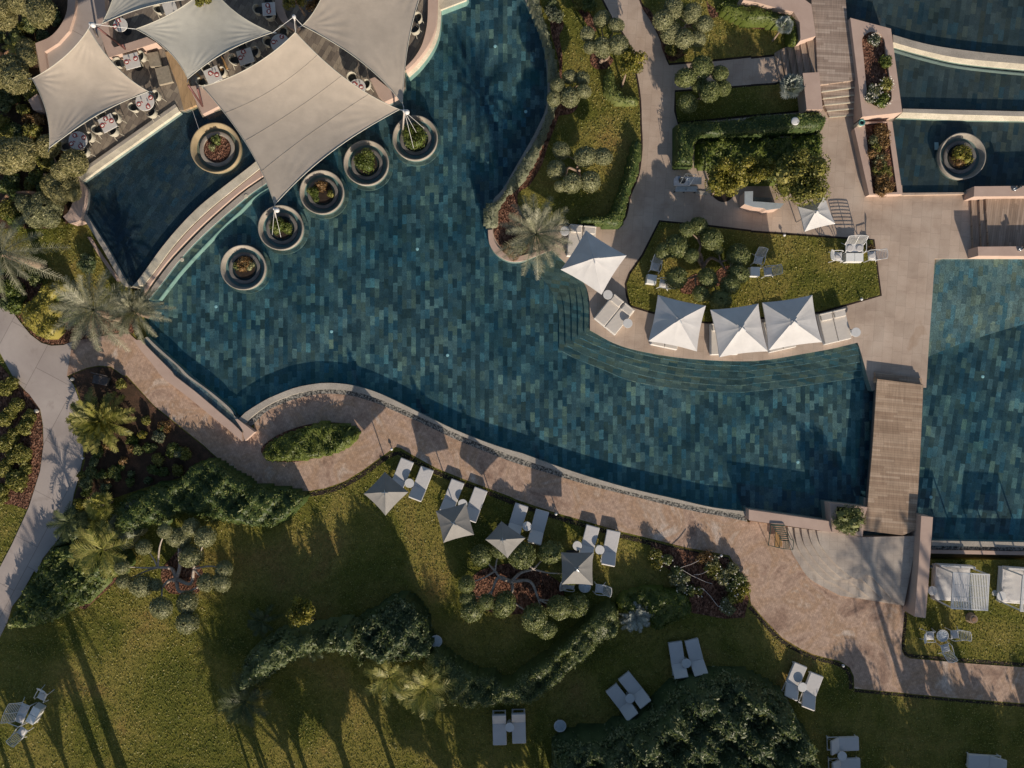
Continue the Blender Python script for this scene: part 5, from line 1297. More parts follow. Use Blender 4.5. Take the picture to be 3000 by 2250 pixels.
# ---- parasols
def parasol(label, tile, apex, corners, zr=2.2, za=3.02, z0=ZN, mat='white_fab', group='white parasols on the pool terrace', ribs=8, base=True):
    A = W(tile, *apex, z0 + za)
    C = [W(tile, x, y, z0 + zr) for x, y in corners]
    b = Vector((A.x, A.y, z0))
    t = thing('parasol', label, 'parasol', b, group=group)
    A = A - b; C = [c - b for c in C]
    if sum(C[i].x * C[(i + 1) % 4].y - C[(i + 1) % 4].x * C[i].y for i in range(4)) < 0: C = C[::-1]
    mb = MB()
    n, m = 8, 8
    for i in range(4):
        c0, c1 = C[i], C[(i + 1) % 4]
        vs, fs = [], []
        for r in range(n + 1):
            s = r / n
            for k in range(m + 1):
                u = k / m
                e = c0.lerp(c1, u)
                bow = 4 * u * (1 - u)
                e = e - Vector((e.x, e.y, 0)) * .045 * bow
                mid = abs(math.sin(2 * PI * u))           # slack cloth between the ribs
                p = A.lerp(e, s) - Vector((0, 0, .05 * mid * s * (1.2 - s) + .05 * s * (1 - s)))
                vs.append(p)
        for r in range(n):
            for k in range(m):
                a = r * (m + 1) + k
                fs.append((a, a + m + 1, a + m + 2, a + 1))
        # hanging hem
        o = len(vs)
        for k in range(m + 1):
            q = vs[n * (m + 1) + k]
            vs.append(q + Vector((0, 0, -.09)))
        for k in range(m):
            fs.append((n * (m + 1) + k, o + k, o + k + 1, n * (m + 1) + k + 1))
        mb.add(vs, fs)
    mb.build('canopy', M[mat], t)
    sz = (C[0] - A).length * .11
    v = MB()
    top = A + Vector((0, 0, .12))
    cs = [A.lerp(c, .17) + Vector((0, 0, .15)) for c in C]
    for i in range(4):
        mdp = (cs[i] + cs[(i + 1) % 4]) / 2
        mdp = mdp.lerp(A, .35)
        v.add([top, cs[i], mdp + Vector((0, 0, .02)), top, mdp + Vector((0, 0, .02)), cs[(i + 1) % 4]], [(0, 1, 2), (3, 4, 5)])
    v.build('vent_flap', M[mat], t)
    f = MB()
    for i in range(2):
        f.tube([tuple(cs[i].lerp(top, .2) + Vector((0, 0, .03))), tuple(top + Vector((0, 0, .05))), tuple(cs[i + 2].lerp(top, .2) + Vector((0, 0, .03)))], .02, 5)
    f.build('top_bracket', M['steel'], t)
    MB().tube([(0, 0, .02), (0, 0, za + .16)], .03, 10).build('pole', M['steel'], t, smooth=True)
    for i in range(4):
        for q in (C[i], ((C[i] + C[(i + 1) % 4]) / 2) * .955):
            qq = Vector((q.x, q.y, zr - .03))
            MB().tube([tuple(A - Vector((0, 0, .08))), tuple(A.lerp(qq, .5) - Vector((0, 0, .10))), tuple(qq - Vector((0, 0, .03)))], .014, 4).build('rib', M['steel'], t)
    if base:
        MB().rbox((0, 0, .04), (.75, .75, .08), .05).build('base_plate', M['dark'], t)
    return t
parasol('white square parasol beside the pale palm, set at an angle on the pool steps side', '12', (935, 575), [(875, 345), (1205, 548), (1003, 865), (672, 662)])
parasol('left white parasol of the three lined up on the curved pool edge', '12', (1628, 1070), [(1460, 868), (1847, 955), (1775, 1325), (1383, 1242)])
parasol('middle white parasol of the three lined up on the curved pool edge', '12', (2132, 1132), [(1885, 988), (2272, 938), (2350, 1325), (1957, 1373)])
parasol('right white parasol of the three, next to the open double daybed', '13', (340, 1082), [(93, 930), (497, 868), (577, 1250), (143, 1318)])
parasol('smaller white parasol by the bar counter and glossy citrus tree', '13', (525, 190), [(382, 152), (597, 60), (683, 290), (435, 355)], 2.2, 2.75, base=False)
LG = 'grey parasols on the south lawn'
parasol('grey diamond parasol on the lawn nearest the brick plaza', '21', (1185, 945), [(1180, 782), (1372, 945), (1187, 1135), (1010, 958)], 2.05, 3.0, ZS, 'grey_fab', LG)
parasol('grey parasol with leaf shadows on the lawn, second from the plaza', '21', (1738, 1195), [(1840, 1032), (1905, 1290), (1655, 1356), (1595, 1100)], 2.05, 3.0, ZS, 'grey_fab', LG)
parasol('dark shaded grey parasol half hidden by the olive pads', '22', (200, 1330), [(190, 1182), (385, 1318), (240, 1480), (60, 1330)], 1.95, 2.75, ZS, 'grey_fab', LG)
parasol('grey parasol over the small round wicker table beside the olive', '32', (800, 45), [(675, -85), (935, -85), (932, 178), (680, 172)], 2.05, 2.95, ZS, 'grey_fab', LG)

# ---- sun loungers
def make_lounger(name='sun_lounger'):
    t = thing(name, '', 'sun lounger')
    f = MB()
    for x in (-.39, .39): f.box((x, 0, .22), (.05, 2.0, .06))
    for y in (-.97, -.3, .28, .97): f.box((0, y, .22), (.73, .05, .05))
    f.build('frame', M['white'], t)
    for x in (-.38, .38):
        for y in (-.9, .9): MB().box((x, y, .095), (.055, .055, .19)).build('leg', M['white'], t)
    MB().rbox((0, -.37, .315), (.86, 1.28, .13), .05).build('mattress', M['pad'], t, smooth=False)
    a = math.radians(33)
    m = Matrix.Translation((0, .27, .315)) @ Matrix.Rotation(a, 4, 'X') @ Matrix.Translation((0, .43, .0))
    MB().rbox(None, (.86, .84, .13), .05, M=m).build('backrest_pad', M['pad'], t)
    s = MB()
    for k in range(8):
        s.box(None, (.05, .05, .04), M=Matrix.Translation((0, .27, .26)) @ Matrix.Rotation(a, 4, 'X') @ Matrix.Translation((-.36 + .103 * k, .85, 0)))
    for x in (-.33, .33):
        s.tube([(x, .95, .24), (x, .78, .48)], .014, 5)
    s.build('backrest_frame', M['white'], t)
    return t
LNG = make_lounger()
n_l = [0]
def lounger(label, tile, foot, head, z0=ZS, group='sun loungers in pairs on the south lawn'):
    a, b = W(tile, *foot, z0 + .4), W(tile, *head, z0 + .45)
    c = (a + b) / 2; c.z = z0
    rz = yaw(a, b)
    if n_l[0] == 0:
        o = LNG; o.location = c; o.rotation_euler = (0, 0, rz); tag(o, label, None, group)
    else:
        o = dup(LNG, c, rz, label, group)
    n_l[0] += 1
    k = (b - a).length / 2.02
    o.scale = (1, min(1.06, max(.95, k)), 1)
    return o
for lb, tl, f, h in (
    ('pale sun lounger half under the grey parasol nearest the plaza', '21', (1364, 685), (1262, 938)), ('pale sun lounger in the open beside the first grey parasol', '21', (1525, 752), (1428, 1000)),
    ('pale sun lounger with a round table shadow beside the second grey parasol', '21', (1774, 855), (1678, 1104)), ('pale sun lounger crossed by slanting shade beside the second grey parasol', '21', (1962, 920), (1868, 1170)),
    ('pale sun lounger touching the dark parasol hidden by olive pads', '22', (357, 1048), (280, 1300)), ('pale sun lounger in the open above the olive, third pair along the path', '22', (525, 1095), (455, 1356)),
    ('pale sun lounger between two round tables, fourth pair along the path', '22', (935, 1222), (868, 1478)), ('pale sun lounger farthest along the brick path, beside the dark lawn', '22', (1102, 1258), (1048, 1531)),
    ('white lounger facing down, left one of the pair nearest the bottom middle', '32', (178, 1478), (172, 1203)), ('white lounger facing down, right one of the pair nearest the bottom middle', '32', (335, 1464), (328, 1193)),
    ('white lounger with a sunlit wedge on its pad, in the slanted pair', '32', (1077, 1008), (1254, 1236)), ('white lounger wholly in shade, in the slanted pair', '32', (1178, 910), (1358, 1134)),
    ('bluish shaded lounger, left of the pair on the lawn below the cycad', '32', (1598, 636), (1641, 922)), ('bluish shaded lounger, right of the pair on the lawn below the cycad', '32', (1730, 618), (1802, 897)),
    ('sunlit white lounger with round shadow, beside the curve of the brick path', '33', (408, 824), (305, 1080)), ('sunlit white lounger nearest the curve of the brick path', '33', (540, 902), (443, 1162)),
    ('shaded lounger lying crosswise, upper of the pair by the oleander mass', '33', (878, 1466), (626, 1478)), ('shaded lounger lying crosswise, lower of the pair by the oleander mass', '33', (890, 1640), (638, 1652)),
    ('shaded lounger alone at the bottom right edge', '33', (1752, 1606), (2055, 1630))):
    lounger(lb, tl, f, h)

# ---- round side tables
def make_side_table(r=.29, h=.6, mat='white'):
    t = thing('side_table', '', 'side table')
    MB().lathe([(r * .2, h - .03), (r, h - .03), (r, h), (r * .98, h + .006), (.01, h + .006)], n=28).build('tabletop', M[mat], t)
    MB().tube([(0, 0, .02), (0, 0, h - .03)], .025, 8).build('stem', M[mat], t)
    MB().lathe([(.19, 0), (.19, .015), (.03, .03)], n=20).build('base', M[mat], t)
    return t
ST = make_side_table(); ST2 = None
def side(label, tile, x, y, z0=ZS, h=.6, root=[None], mat='white', group='round side tables by the loungers'):
    c = W(tile, x, y, z0 + h); c.z = z0
    if root[0] is None:
        root[0] = ST; ST.location = c; tag(ST, label, None, group); return ST
    return dup(ST, c, 0, label, group)
for lb, tl, x, y, z in (('round white table between the loungers of the pair nearest the plaza', '21', 1380, 873, ZS), ('round white table tucked under the edge of the second grey parasol', '21', 1812, 1040, ZS),
    ('round white table between the third pair of loungers along the path', '22', 398, 1222, ZS), ('round white table between the fourth pair of loungers along the path', '22', 988, 1413, ZS), ('lone round white table left of the fourth pair of loungers', '22', 806, 1380, ZS),
    ('round white table between the two loungers nearest the bottom middle', '32', 258, 1330, ZS), ('round white table between the slanted pair of loungers', '32', 1233, 1097, ZS), ('round white table between the shaded loungers below the cycad', '32', 1690, 812, ZS),
    ('round white table between the sunlit loungers by the path curve', '33', 418, 1005, ZS), ('round white table between the crosswise loungers at the bottom right', '33', 740, 1563, ZS),
    ('round pale table at the left of the daybed by the palm', '12', 705, 350, ZN), ('round pale table above the open slanted daybed', '12', 1053, 866, ZN), ('round pale table at the foot of the open slanted daybed', '12', 1215, 1098, ZN), ('round pale table right of the open upright daybed', '13', 852, 1170, ZN),
    ('round white table at the corner of the first cabana bed', 't', 470, 590, ZS), ('round white table at the corner of the second cabana bed', 't', 1785, 690, ZS)):
    side(lb, tl, x, y, z)

# ---- double daybeds on the terrace
def make_daybed():
    t = thing('double_daybed', '', 'daybed')
    MB().rbox((0, 0, .13), (1.7, 1.95, .2), .05).build('base', M['white'], t)
    for sx in (-1, 1):
        MB().rbox((sx * .425, 0, .31), (.82, 1.92, .17), .06).build('mattress', M['cushion'], t)
        MB().rbox((sx * .425, .70, .455), (.70, .42, .14), .06).build('pillow', M['cushion'], t)
        MB().rbox((sx * .425, .93, .43), (.78, .10, .24), .04).build('headrest', M['cushion'], t)
    return t
DB = make_daybed(); n_d = [0]
for lb, tl, f, h in (('open cream double daybed standing slantwise between two parasols', '12', (1030, 1121), (1186, 930)), ('cream double daybed half under the angled parasol by the palm', '12', (830, 553), (853, 312)),
                     ('open cream double daybed upright at the right end of the parasol row', '13', (712, 1248), (660, 998)), ('cream double daybed under the left parasol of the row', '12', (1508, 1290), (1562, 1045)),
                     ('cream double daybed under the middle parasol of the row', '12', (2000, 1352), (2002, 1100)), ('cream double daybed under the right parasol of the row', '13', (265, 1312), (215, 1065))):
    a, b = W(tl, *f, .4), W(tl, *h, .5)
    c = (a + b) / 2; c.z = ZN
    G_ = 'double daybeds on the pool terrace'
    if n_d[0] == 0:
        DB.location = c; DB.rotation_euler = (0, 0, yaw(a, b)); tag(DB, lb, None, G_)
    else:
        dup(DB, c, yaw(a, b), lb, G_)
    n_d[0] += 1

# ---- slatted cabana beds
def make_cabana():
    t = thing('cabana_bed', '', 'cabana bed')
    MB().rbox((0, 0, .14), (2.2, 2.2, .2), .04).build('base', M['white'], t)
    MB().rbox((0, 0, .34), (2.2, 2.2, .2), .09).build('mattress', M['pad'], t)
    mb = MB(); vs = []; n = 16
    for i in range(n + 1):
        for j in range(n + 1):
            x, y = -1.12 + 2.24 * i / n, -1.12 + 2.24 * j / n
            e = max(abs(x), abs(y))
            vs.append((x * (1 + .02 * math.sin(7 * y)), y, .46 + .02 * math.sin(9 * x + 3 * y) + .02 * math.sin(14 * y + 5) * (x < -.5) - (.12 if e > 1.1 else 0)))
    fs = [(i * (n + 1) + j, (i + 1) * (n + 1) + j, (i + 1) * (n + 1) + j + 1, i * (n + 1) + j + 1) for i in range(n) for j in range(n)]
    mb.add(vs, fs).build('sheet', M['pad'], t, smooth=True)
    for sx in (-1, 1):
        for sy in (-1, 1):
            MB().box((sx * 1.05, sy * 1.05, 1.03), (.07, .07, 2.06)).build('post', M['white'], t)
    f = MB()
    for s in (-1.07, 1.07):
        f.box((s, 0, 2.09), (.07, 2.21, .08))
        f.box((0, s, 2.09), (2.07, .07, .08))
    for y in (-.36, .36): f.box((0, y, 2.07), (2.07, .05, .05))
    f.build('roof_frame', M['white'], t)
    for k in range(21):
        MB().box(None, (.068, 2.07, .012), M=Matrix.Translation((-.98 + .098 * k, 0, 2.12)) @ Matrix.Rotation(.25, 4, 'Y')).build('slat', M['white'], t)
    MB().box((0, 1.15, .62), (2.2, .1, .5)).build('headboard', M['white'], t)
    return t
CB = make_cabana()
CB.location = W('t', 850, 450, ZS + .45); CB.location.z = ZS; CB.rotation_euler = (0, 0, math.radians(-3)); tag(CB, 'white cabana bed with slatted roof beside the tall pale wall', None, 'slatted cabana beds')
c_ = W('t', 2120, 505, ZS + .45); c_.z = ZS
dup(CB, c_, math.radians(-4), 'white cabana bed cut off by the right frame edge', 'slatted cabana beds')

# ---- white wicker garden furniture
def make_garden_chair(wd=.58, name='garden_chair', cat='chair', seats=1):
    t = thing(name, '', cat)
    hw = wd / 2
    MB().rbox((0, 0, .40), (wd - .06, .50, .05), .04).build('seat', M['white'], t)
    for s in range(seats):
        cx = -hw + wd * (s + .5) / seats
        MB().lathe([(.19, .425), (.21, .44), (.2, .47), (.17, .485), (.01, .487)], (cx, .01, 0), 20).build('seat_pad', M['pad'], t)
    def bk(s):   # reclined back profile
        return Vector((0, -.24 - .34 * s - .06 * s * s, .42 + .60 * s - .08 * s * s))
    b = MB()
    for k in range(9):
        p = bk(k / 8)
        bowl = [(x, p.y - .05 * math.sin(PI * (x + hw) / wd) * (k / 8), p.z) for x in [(-hw + .01) + (wd - .02) * i / 6 for i in range(7)]]
        b.tube(bowl, .017 if k < 8 else .024, 5)
    b.build('backrest', M['white'], t)
    for sx in (-1, 1):
        e = MB().tube([tuple(bk(q / 5) + Vector((sx * hw, 0, 0))) for q in range(6)], .022, 6)
        e.build('back_post', M['white'], t)
        MB().tube([(sx * hw, -.38, .70), (sx * (hw + .03), -.1, .66), (sx * (hw + .03), .18, .64), (sx * hw, .27, .52), (sx * (hw + .03), .34, .02)], .022, 6).build('arm', M['white'], t)
        MB().tube([(sx * (hw - .02), .22, .40), (sx * (hw + .02), .34, .0)], .022, 6).build('leg', M['white'], t)
        MB().tube([(sx * (hw - .02), -.22, .42), (sx * (hw + .04), -.42, .0)], .022, 6).build('leg', M['white'], t)
    if seats > 1:
        MB().tube([tuple(bk(q / 5) + Vector((0, .01, .01))) for q in range(6)], .022, 6).build('back_post', M['white'], t)
    return t
GC = make_garden_chair()
GS = make_garden_chair(1.18, 'garden_sofa', 'sofa', 2)
first = {}
def put(root, tile, x, y, aim, label, z0=ZN, group=None, zt=.45, scale=None):
    """stand a copy of root with its seat at the plan point, turned to face the plan point aim"""
    c = W(tile, x, y, z0 + zt); a = W(tile, *aim, z0 + zt)
    rz = yaw(c, a); c.z = z0
    if root.name not in first:
        first[root.name] = 1
        root.location = c; root.rotation_euler = (0, 0, rz); tag(root, label, None, group)
        if scale: root.scale = (scale,) * 3
        return root
    return dup(root, c, rz, label, group, scale)
GG = 'white wicker garden chairs'
put(GC, 'd', 395, 780, (800, 790), 'white wicker armchair left of the long white table in the lawn corner', group=GG)
put(GC, 'd', 1500, 760, (900, 800), 'white wicker armchair right of the long table, its back over the paving', group=GG)
put(GC, '12', 1440, 640, (1415, 760), 'white wicker armchair above the small table left of the central olive', group=GG)
put(GC, '12', 1505, 775, (1420, 760), 'white wicker armchair half hidden under the left pads of the central olive', group=GG)
put(GC, '13', 62, 585, (40, 690), 'white wicker armchair above the small table right of the central olive', group=GG)
put(GC, '13', 140, 678, (40, 690), 'white wicker armchair right of the small table by the central olive', group=GG)
put(GC, 's', 2165, 780, (2215, 795), 'white wicker chair peeping out behind the right pads of the central olive', group=GG)
put(GC, 't', 430, 1450, (660, 1447), 'white wicker armchair left of the round wicker table by the cabanas', ZS, GG)
put(GC, 't', 900, 1425, (660, 1447), 'white wicker armchair right of the round wicker table by the cabanas', ZS, GG)
put(GC, 't', 720, 1690, (655, 1445), 'white wicker armchair below the round wicker table by the cabanas', ZS, GG)
put(GC, 'e', 925, 450, (760, 780), 'white wicker armchair at the top of the set by the left frame edge', ZS, GG)
put(GC, 'e', 480, 1240, (700, 950), 'white wicker armchair at the bottom of the set by the left frame edge', ZS, GG)
put(GC, '32', 750, 180, (860, 195), 'white wicker chair mostly hidden under the last grey parasol', ZS, GG)
put(GC, '32', 985, 208, (865, 195), 'white wicker chair right of the round table at the last grey parasol', ZS, GG)
put(GS, 'd', 930, 520, (930, 900), 'white wicker two seat sofa behind the long white table', group='white wicker sofas')
put(GS, 'e', 490, 830, (760, 945), 'white wicker two seat sofa near the left frame edge', ZS, 'white wicker sofas', scale=1.1)
def make_block_table(lx, ly, name='garden_table', split=False):
    t = thing(name, '', 'table')
    MB().box((0, 0, .455), (lx, ly, .04)).build('tabletop', M['whitetop'], t)
    s = MB(); k = 1.10
    for (ax, ay, bx, by) in ((-1, -1, 1, -1), (1, -1, 1, 1), (1, 1, -1, 1), (-1, 1, -1, -1)):
        a0, b0 = Vector((ax * lx * .47, ay * ly * .47, .435)), Vector((bx * lx * .47, by * ly * .47, .435))
        a1, b1 = Vector((ax * lx * .5 * k, ay * ly * .5 * k, 0)), Vector((bx * lx * .5 * k, by * ly * .5 * k, 0))
        s.add([a0, b0, b1, a1], [(0, 3, 2, 1)])
    s.build('apron', M['white'], t)
    if split:
        MB().box((0, 0, .477), (.012, ly * .99, .004)).build('joint', M['darkseat'], t)
    return t
BT = make_block_table(.58, .55); BL = make_block_table(1.06, .52, 'garden_table', True)
def put2(root, tile, x, y, deg, label, z0=ZN, group=None, zt=.47):
    c = W(tile, x, y, z0 + zt); c.z = z0
    if root.name not in first:
        first[root.name] = 1
        root.location = c; root.rotation_euler = (0, 0, math.radians(deg)); return tag(root, label, None, group)
    return dup(root, c, math.radians(deg), label, group)
put2(BT, '12', 1410, 740, -8, 'small white square table left of the central olive', group='white square tables')
put2(BT, '13', 35, 678, -2, 'small white square table right of the central olive', group='white square tables')
put2(BL, 'd', 930, 815, 0, 'long white table with a centre joint in front of the sofa in the lawn corner', group='long white tables')
put2(BL, 'e', 730, 880, 62, 'long white table at the left frame edge on the west lawn', ZS, 'long white tables')
def make_wicker_table(r=.36):
    t = thing('wicker_table', '', 'table')
    MB().tube([(r * math.cos(a), r * math.sin(a), .48) for a in [2 * PI * k / 32 for k in range(33)]], .025, 6, False).build('rim', M['white'], t)
    MB().lathe([(r * .98, .46), (r * .98, .47), (.01, .47)], n=32).build('glass_top', M['zinc'], t)
    s = MB()
    for k in range(10):
        a = 2 * PI * k / 10
        s.tube([(.06 * math.cos(a), .06 * math.sin(a), .482), (r * math.cos(a), r * math.sin(a), .482)], .008, 4)
    s.tube([(r * .8 * math.cos(a), r * .8 * math.sin(a), .482) for a in [2 * PI * k / 24 for k in range(25)]], .009, 4, False)
    s.build('spokes', M['white'], t)
    for k in range(4):
        a = PI / 4 + PI / 2 * k
        MB().tube([(r * .9 * math.cos(a), r * .9 * math.sin(a), .46), (r * .6 * math.cos(a), r * .6 * math.sin(a), .0)], .02, 5).build('leg', M['white'], t)
    return t
WT = make_wicker_table()
for lb, tl, x, y in (('round white wicker table among three chairs by the cabanas', 't', 658, 1447), ('round white wicker table under the last grey parasol', '32', 866, 190), ('lone round glass table beside the oleander mound', '31', 1597, 632), ('lone round wicker table on the dark lawn near the bottom', '32', 666, 1318)):
    put2(WT, tl, x, y, R.uniform(0, 90), lb, ZS, 'round wicker tables')

# ---- restaurant
def make_tub_chair():
    t = thing('tub_chair', '', 'chair')
    MB().rbox((0, 0, .42), (.46, .46, .07), .06).build('seat', M['darkseat'], t)
    n = 15; mb = MB(); vs = []; fs = []
    for k in range(n):
        u = k / (n - 1); a = math.radians(-15 + 210 * u) + PI
        x, y = .29 * math.cos(a), .27 * math.sin(a) - .0
        hgt = .62 + .14 * math.sin(PI * u)
        for (rr, z) in ((1.0, .36), (1.08, hgt), (1.0, hgt + .015), (.90, hgt), (.88, .38)):
            vs.append((x * rr, y * rr, z))
    for k in range(n - 1):
        for q in range(4):
            fs.append((k * 5 + q, k * 5 + q + 1, (k + 1) * 5 + q + 1, (k + 1) * 5 + q))
    mb.add(vs, fs).build('shell', M['rattan'], t, smooth=False)
    for sx in (-1, 1):
        for sy in (-1, 1):
            MB().tube([(sx * .2, sy * .2, .4), (sx * .27, sy * .28, 0)], .016, 5).build('leg', M['rattan'], t)
    return t
TC = make_tub_chair()
TCG = 'tub chairs of the outdoor restaurant'
def make_table(kind, r):
    t = thing('dining_table', '', 'table')
    if kind == 'o':
        MB().lathe([(r * .3, .71), (r, .71), (r, .74), (r * .99, .748), (.01, .748)], n=36).build('tabletop', M['linen'], t)
    else:
        MB().rbox((0, 0, .73), (2 * r, 2 * r, .035), .02).build('tabletop', M['linen'], t)
    MB().tube([(0, 0, .03), (0, 0, .71)], .04, 8).build('stem', M['dark'], t)
    MB().lathe([(.28, 0), (.28, .02), (.05, .04)], n=20).build('base', M['dark'], t)
    return t
def make_setting():
    t = thing('place_setting', '', 'place setting')
    MB().lathe([(.02, .0), (.09, .004), (.14, .014), (.145, .018), (.13, .014), (.02, .008)], n=20).build('plate', M['red'], t)
    MB().rbox((0, 0, .022), (.12, .17, .02), .02).build('napkin', M['napkin'], t)
    return t
PS = make_setting()
def make_glass():
    return MB().lathe([(.03, 0), (.03, .005), (.008, .01), (.008, .06), (.035, .09), (.032, .14), (.028, .138), (.03, .09), (.005, .065)], n=12).build('goblet', M['red'])
GLS = make_glass(); tag(GLS, 'red tinted goblet standing on a restaurant table', 'goblet', 'goblets on the restaurant tables'); gl_used = []
TBL = {}
def table(tile, kind, x, y, r, deg, label, chairs, sets, z0=ZR):
    k = (kind, r)
    c = W(tile, x, y, z0 + .75); c.z = z0
    if k not in TBL:
        TBL[k] = make_table(kind, r); o = TBL[k]; o.location = c; o.rotation_euler = (0, 0, math.radians(deg)); tag(o, label, None, 'restaurant tables')
    else:
        dup(TBL[k], c, math.radians(deg), label, 'restaurant tables')
    for cx, cy, where in chairs:
        put(TC, tile, cx, cy, (x, y), 'grey woven tub chair %s the %s' % (where, label), z0, TCG)
    for sx, sy in sets:
        q = W(tile, sx, sy, z0 + .77)
        rz = yaw(q, Vector((c.x, c.y, q.z)))
        dq = q - c
        side_ = ('right' if dq.x > 0 else 'left') if abs(dq.x) > abs(dq.y) else ('upper' if dq.y > 0 else 'lower')
        lab = 'white napkin on the %s plate of the %s' % (side_, label)
        p = Vector((q.x, q.y, z0 + .752))
        if 'ps' not in first:
            first['ps'] = 1; PS.location = p; PS.rotation_euler = (0, 0, rz); tag(PS, lab, None, 'place settings')
        else:
            dup(PS, p, rz, lab, 'place settings')
        g = p + (Vector((c.x, c.y, p.z)) - p).normalized() * .12 + Vector((.1, .06, 0))
        if not gl_used: GLS.location = g; gl_used.append(1); gl = GLS
        else: gl = dup(GLS, g, 0)
        gl['label'] = 'red goblet by the %s plate of the %s' % (side_, label)
table('a', 'o', 375, 840, .57, 0, 'round table nearest the garden', [(585, 790, 'right of'), (500, 1035, 'below'), (185, 945, 'left of'), (300, 640, 'above')], [(325, 755), (470, 790), (270, 890), (420, 930)])
table('a', 's', 855, 555, .46, 28, 'square table mid pool side row', [(1010, 480, 'right of'), (965, 705, 'below'), (710, 670, 'left of'), (765, 440, 'above')], [(825, 487), (920, 520), (775, 595)])
table('a', 'o', 1460, 205, .57, 0, 'round table at the left sail tip', [(1655, 120, 'right of'), (1585, 405, 'below'), (1300, 310, 'left of')], [(1555, 145), (1365, 250), (1515, 290)])
table('b', 's', 1000, 1315, .46, 15, 'square table against the peach wall', [(745, 1370, 'left of'), (1225, 1235, 'right of')], [(890, 1340), (1085, 1265)])
table('b', 'o', 755, 535, .43, 0, 'round table by the mast rope', [(560, 480, 'left of')], [(710, 440), (645, 570)])
table('b', 's', 1830, 175, .40, 20, 'square table under the pale top sail', [(1610, 215, 'left of'), (1900, 330, 'below')], [])
table('c', 's', 1520, 160, .40, 5, 'square table by the planter wall', [(1340, 190, 'left of'), (1545, 300, 'below'), (1515, 10, 'above')], [(1500, 95), (1520, 205)])
table('c', 's', 1098, 1015, .46, 18, 'square table between the middle sails', [(1040, 830, 'above'), (1290, 945, 'right of'), (905, 1090, 'left of'), (1160, 1170, 'below')], [(1060, 930), (1012, 1040)])
table('c', 'o', 1722, 775, .57, 0, 'round table under the big sail', [(1520, 765, 'left of'), (1785, 575, 'above')], [(1755, 660), (1605, 755)])
table('c', 's', 510, 1350, .46, 24, 'square table by the plank walkway', [(420, 1245, 'above'), (690, 1310, 'right of'), (330, 1490, 'left of')], [(470, 1320), (585, 1345)])
table('01', 'o', 960, 705, .5, 0, 'round table between the big sails', [(1035, 690, 'right of'), (920, 635, 'above')], [(935, 680), (990, 705)])
for i, (x, y, a, b) in enumerate(((1450, 150, 1380, 180), (1430, 245, 1370, 200))):
    put(TC, '01', x, y, (a, b), 'grey woven tub chair by the curved parapet, %s of two' % ('upper', 'lower')[i], ZR, TCG)
for i, (pts) in enumerate(('@c 655,1000 720,1080 785,1230 730,1250 690,1130', '@c 195,1330 240,1310 320,1420 290,1440', '@c 590,1200 680,1160 740,1250 650,1280')):
    tag(MB().prism(pth(ZR + .5, pts), ZR + .42, ZR + .5).build('plank_bench', M['teak'], center=True), ('slim sunlit teak bench plank between the middle sails', 'short teak bench plank left of the walkway table', 'teak bench plank behind the walkway table')[i], 'bench')

# ---- shade sails
def sail(label, corners, sag=.16, belly=.25, mat='sail_b', seams=0, wr=.022, seam_dir=0):
    """corners: (tile, x, y, height) going round"""
    C = [W(t_, x, y, z) for t_, x, y, z in corners]
    b = sum(C, Vector()) / 4; b.z = 0
    t = thing('shade_sail', label, 'shade sail', b, group='tensioned shade sails over the restaurant')
    C = [c - b for c in C]
    def P(u, v):
        uu = u * (1 - sag * (1 - v * v)); vv = v * (1 - sag * (1 - u * u))
        a, c = (uu + 1) / 2, (vv + 1) / 2
        p = C[0] * (1 - a) * (1 - c) + C[1] * a * (1 - c) + C[2] * a * c + C[3] * (1 - a) * c
        z = -belly * (1 - u * u) * (1 - v * v)
        for k, (su, sv_) in enumerate(((-1, -1), (1, -1), (1, 1), (-1, 1))):
            du, dv = (1 - su * u) / 2, (1 - sv_ * v) / 2
            d = math.hypot(du, dv)
            if d < .5:
                ang = math.atan2(dv, du)
                z += wr * math.sin(ang * 22 + k) * max(0, 1 - d / .5) * min(1, d * 8)
        return p + Vector((0, 0, z))
    n = 48
    vs = [tuple(P(-1 + 2 * i / n, -1 + 2 * j / n)) for i in range(n + 1) for j in range(n + 1)]
    fs = [(i * (n + 1) + j, (i + 1) * (n + 1) + j, (i + 1) * (n + 1) + j + 1, i * (n + 1) + j + 1) for i in range(n) for j in range(n)]
    if (C[1] - C[0]).cross(C[3] - C[0]).z < 0: fs = [f[::-1] for f in fs]
    MB().add(vs, fs).build('cloth', M[mat], t, smooth=True)
    h = MB()
    for e in range(4):
        pts = []
        for k in range(25):
            s = -1 + 2 * k / 24
            pts.append(tuple(P(*((s, -1), (1, s), (-s, 1), (-1, -s))[e]) + Vector((0, 0, .012))))
        h.tube(pts, .022, 4)
    h.build('hem_cable', M['sail_w'], t)
    if seams:
        for k in range(seams):
            s = -1 + 2 * (k + 1) / (seams + 1)
            A_ = []; B_ = []
            for q in range(33):
                r_ = -1 + 2 * q / 32
                u, v = (s, r_) if seam_dir == 0 else (r_, s)
                p = P(u, v); A_.append(p + Vector((0, 0, .008)))
            MB().tube([tuple(p) for p in A_], .008, 3).build('seam', M['pot'], t)
    for k in range(4):
        d = (C[k] - C[(k + 2) % 4]).normalized()
        MB().tube([tuple(C[k]), tuple(C[k] + d * .22)], .02, 5).build('corner_ring', M['steel'], t)
    return t
sail('smooth sand coloured left sail with creases near its tips', [('00', 718, 235, 4.2), ('00', 1205, 742, 3.3), ('00', 400, 1200, 3.6), ('00', 262, 638, 3.3)], .13, .25, 'sail_b')
sail('pale bluish sail between the left sail and the big sail', [('00', 1100, 235, 3.6), ('00', 1522, 638, 3.2), ('00', 2208, 265, 4.2), ('00', 1700, -130, 3.6)], .15, .2, 'sail_w')
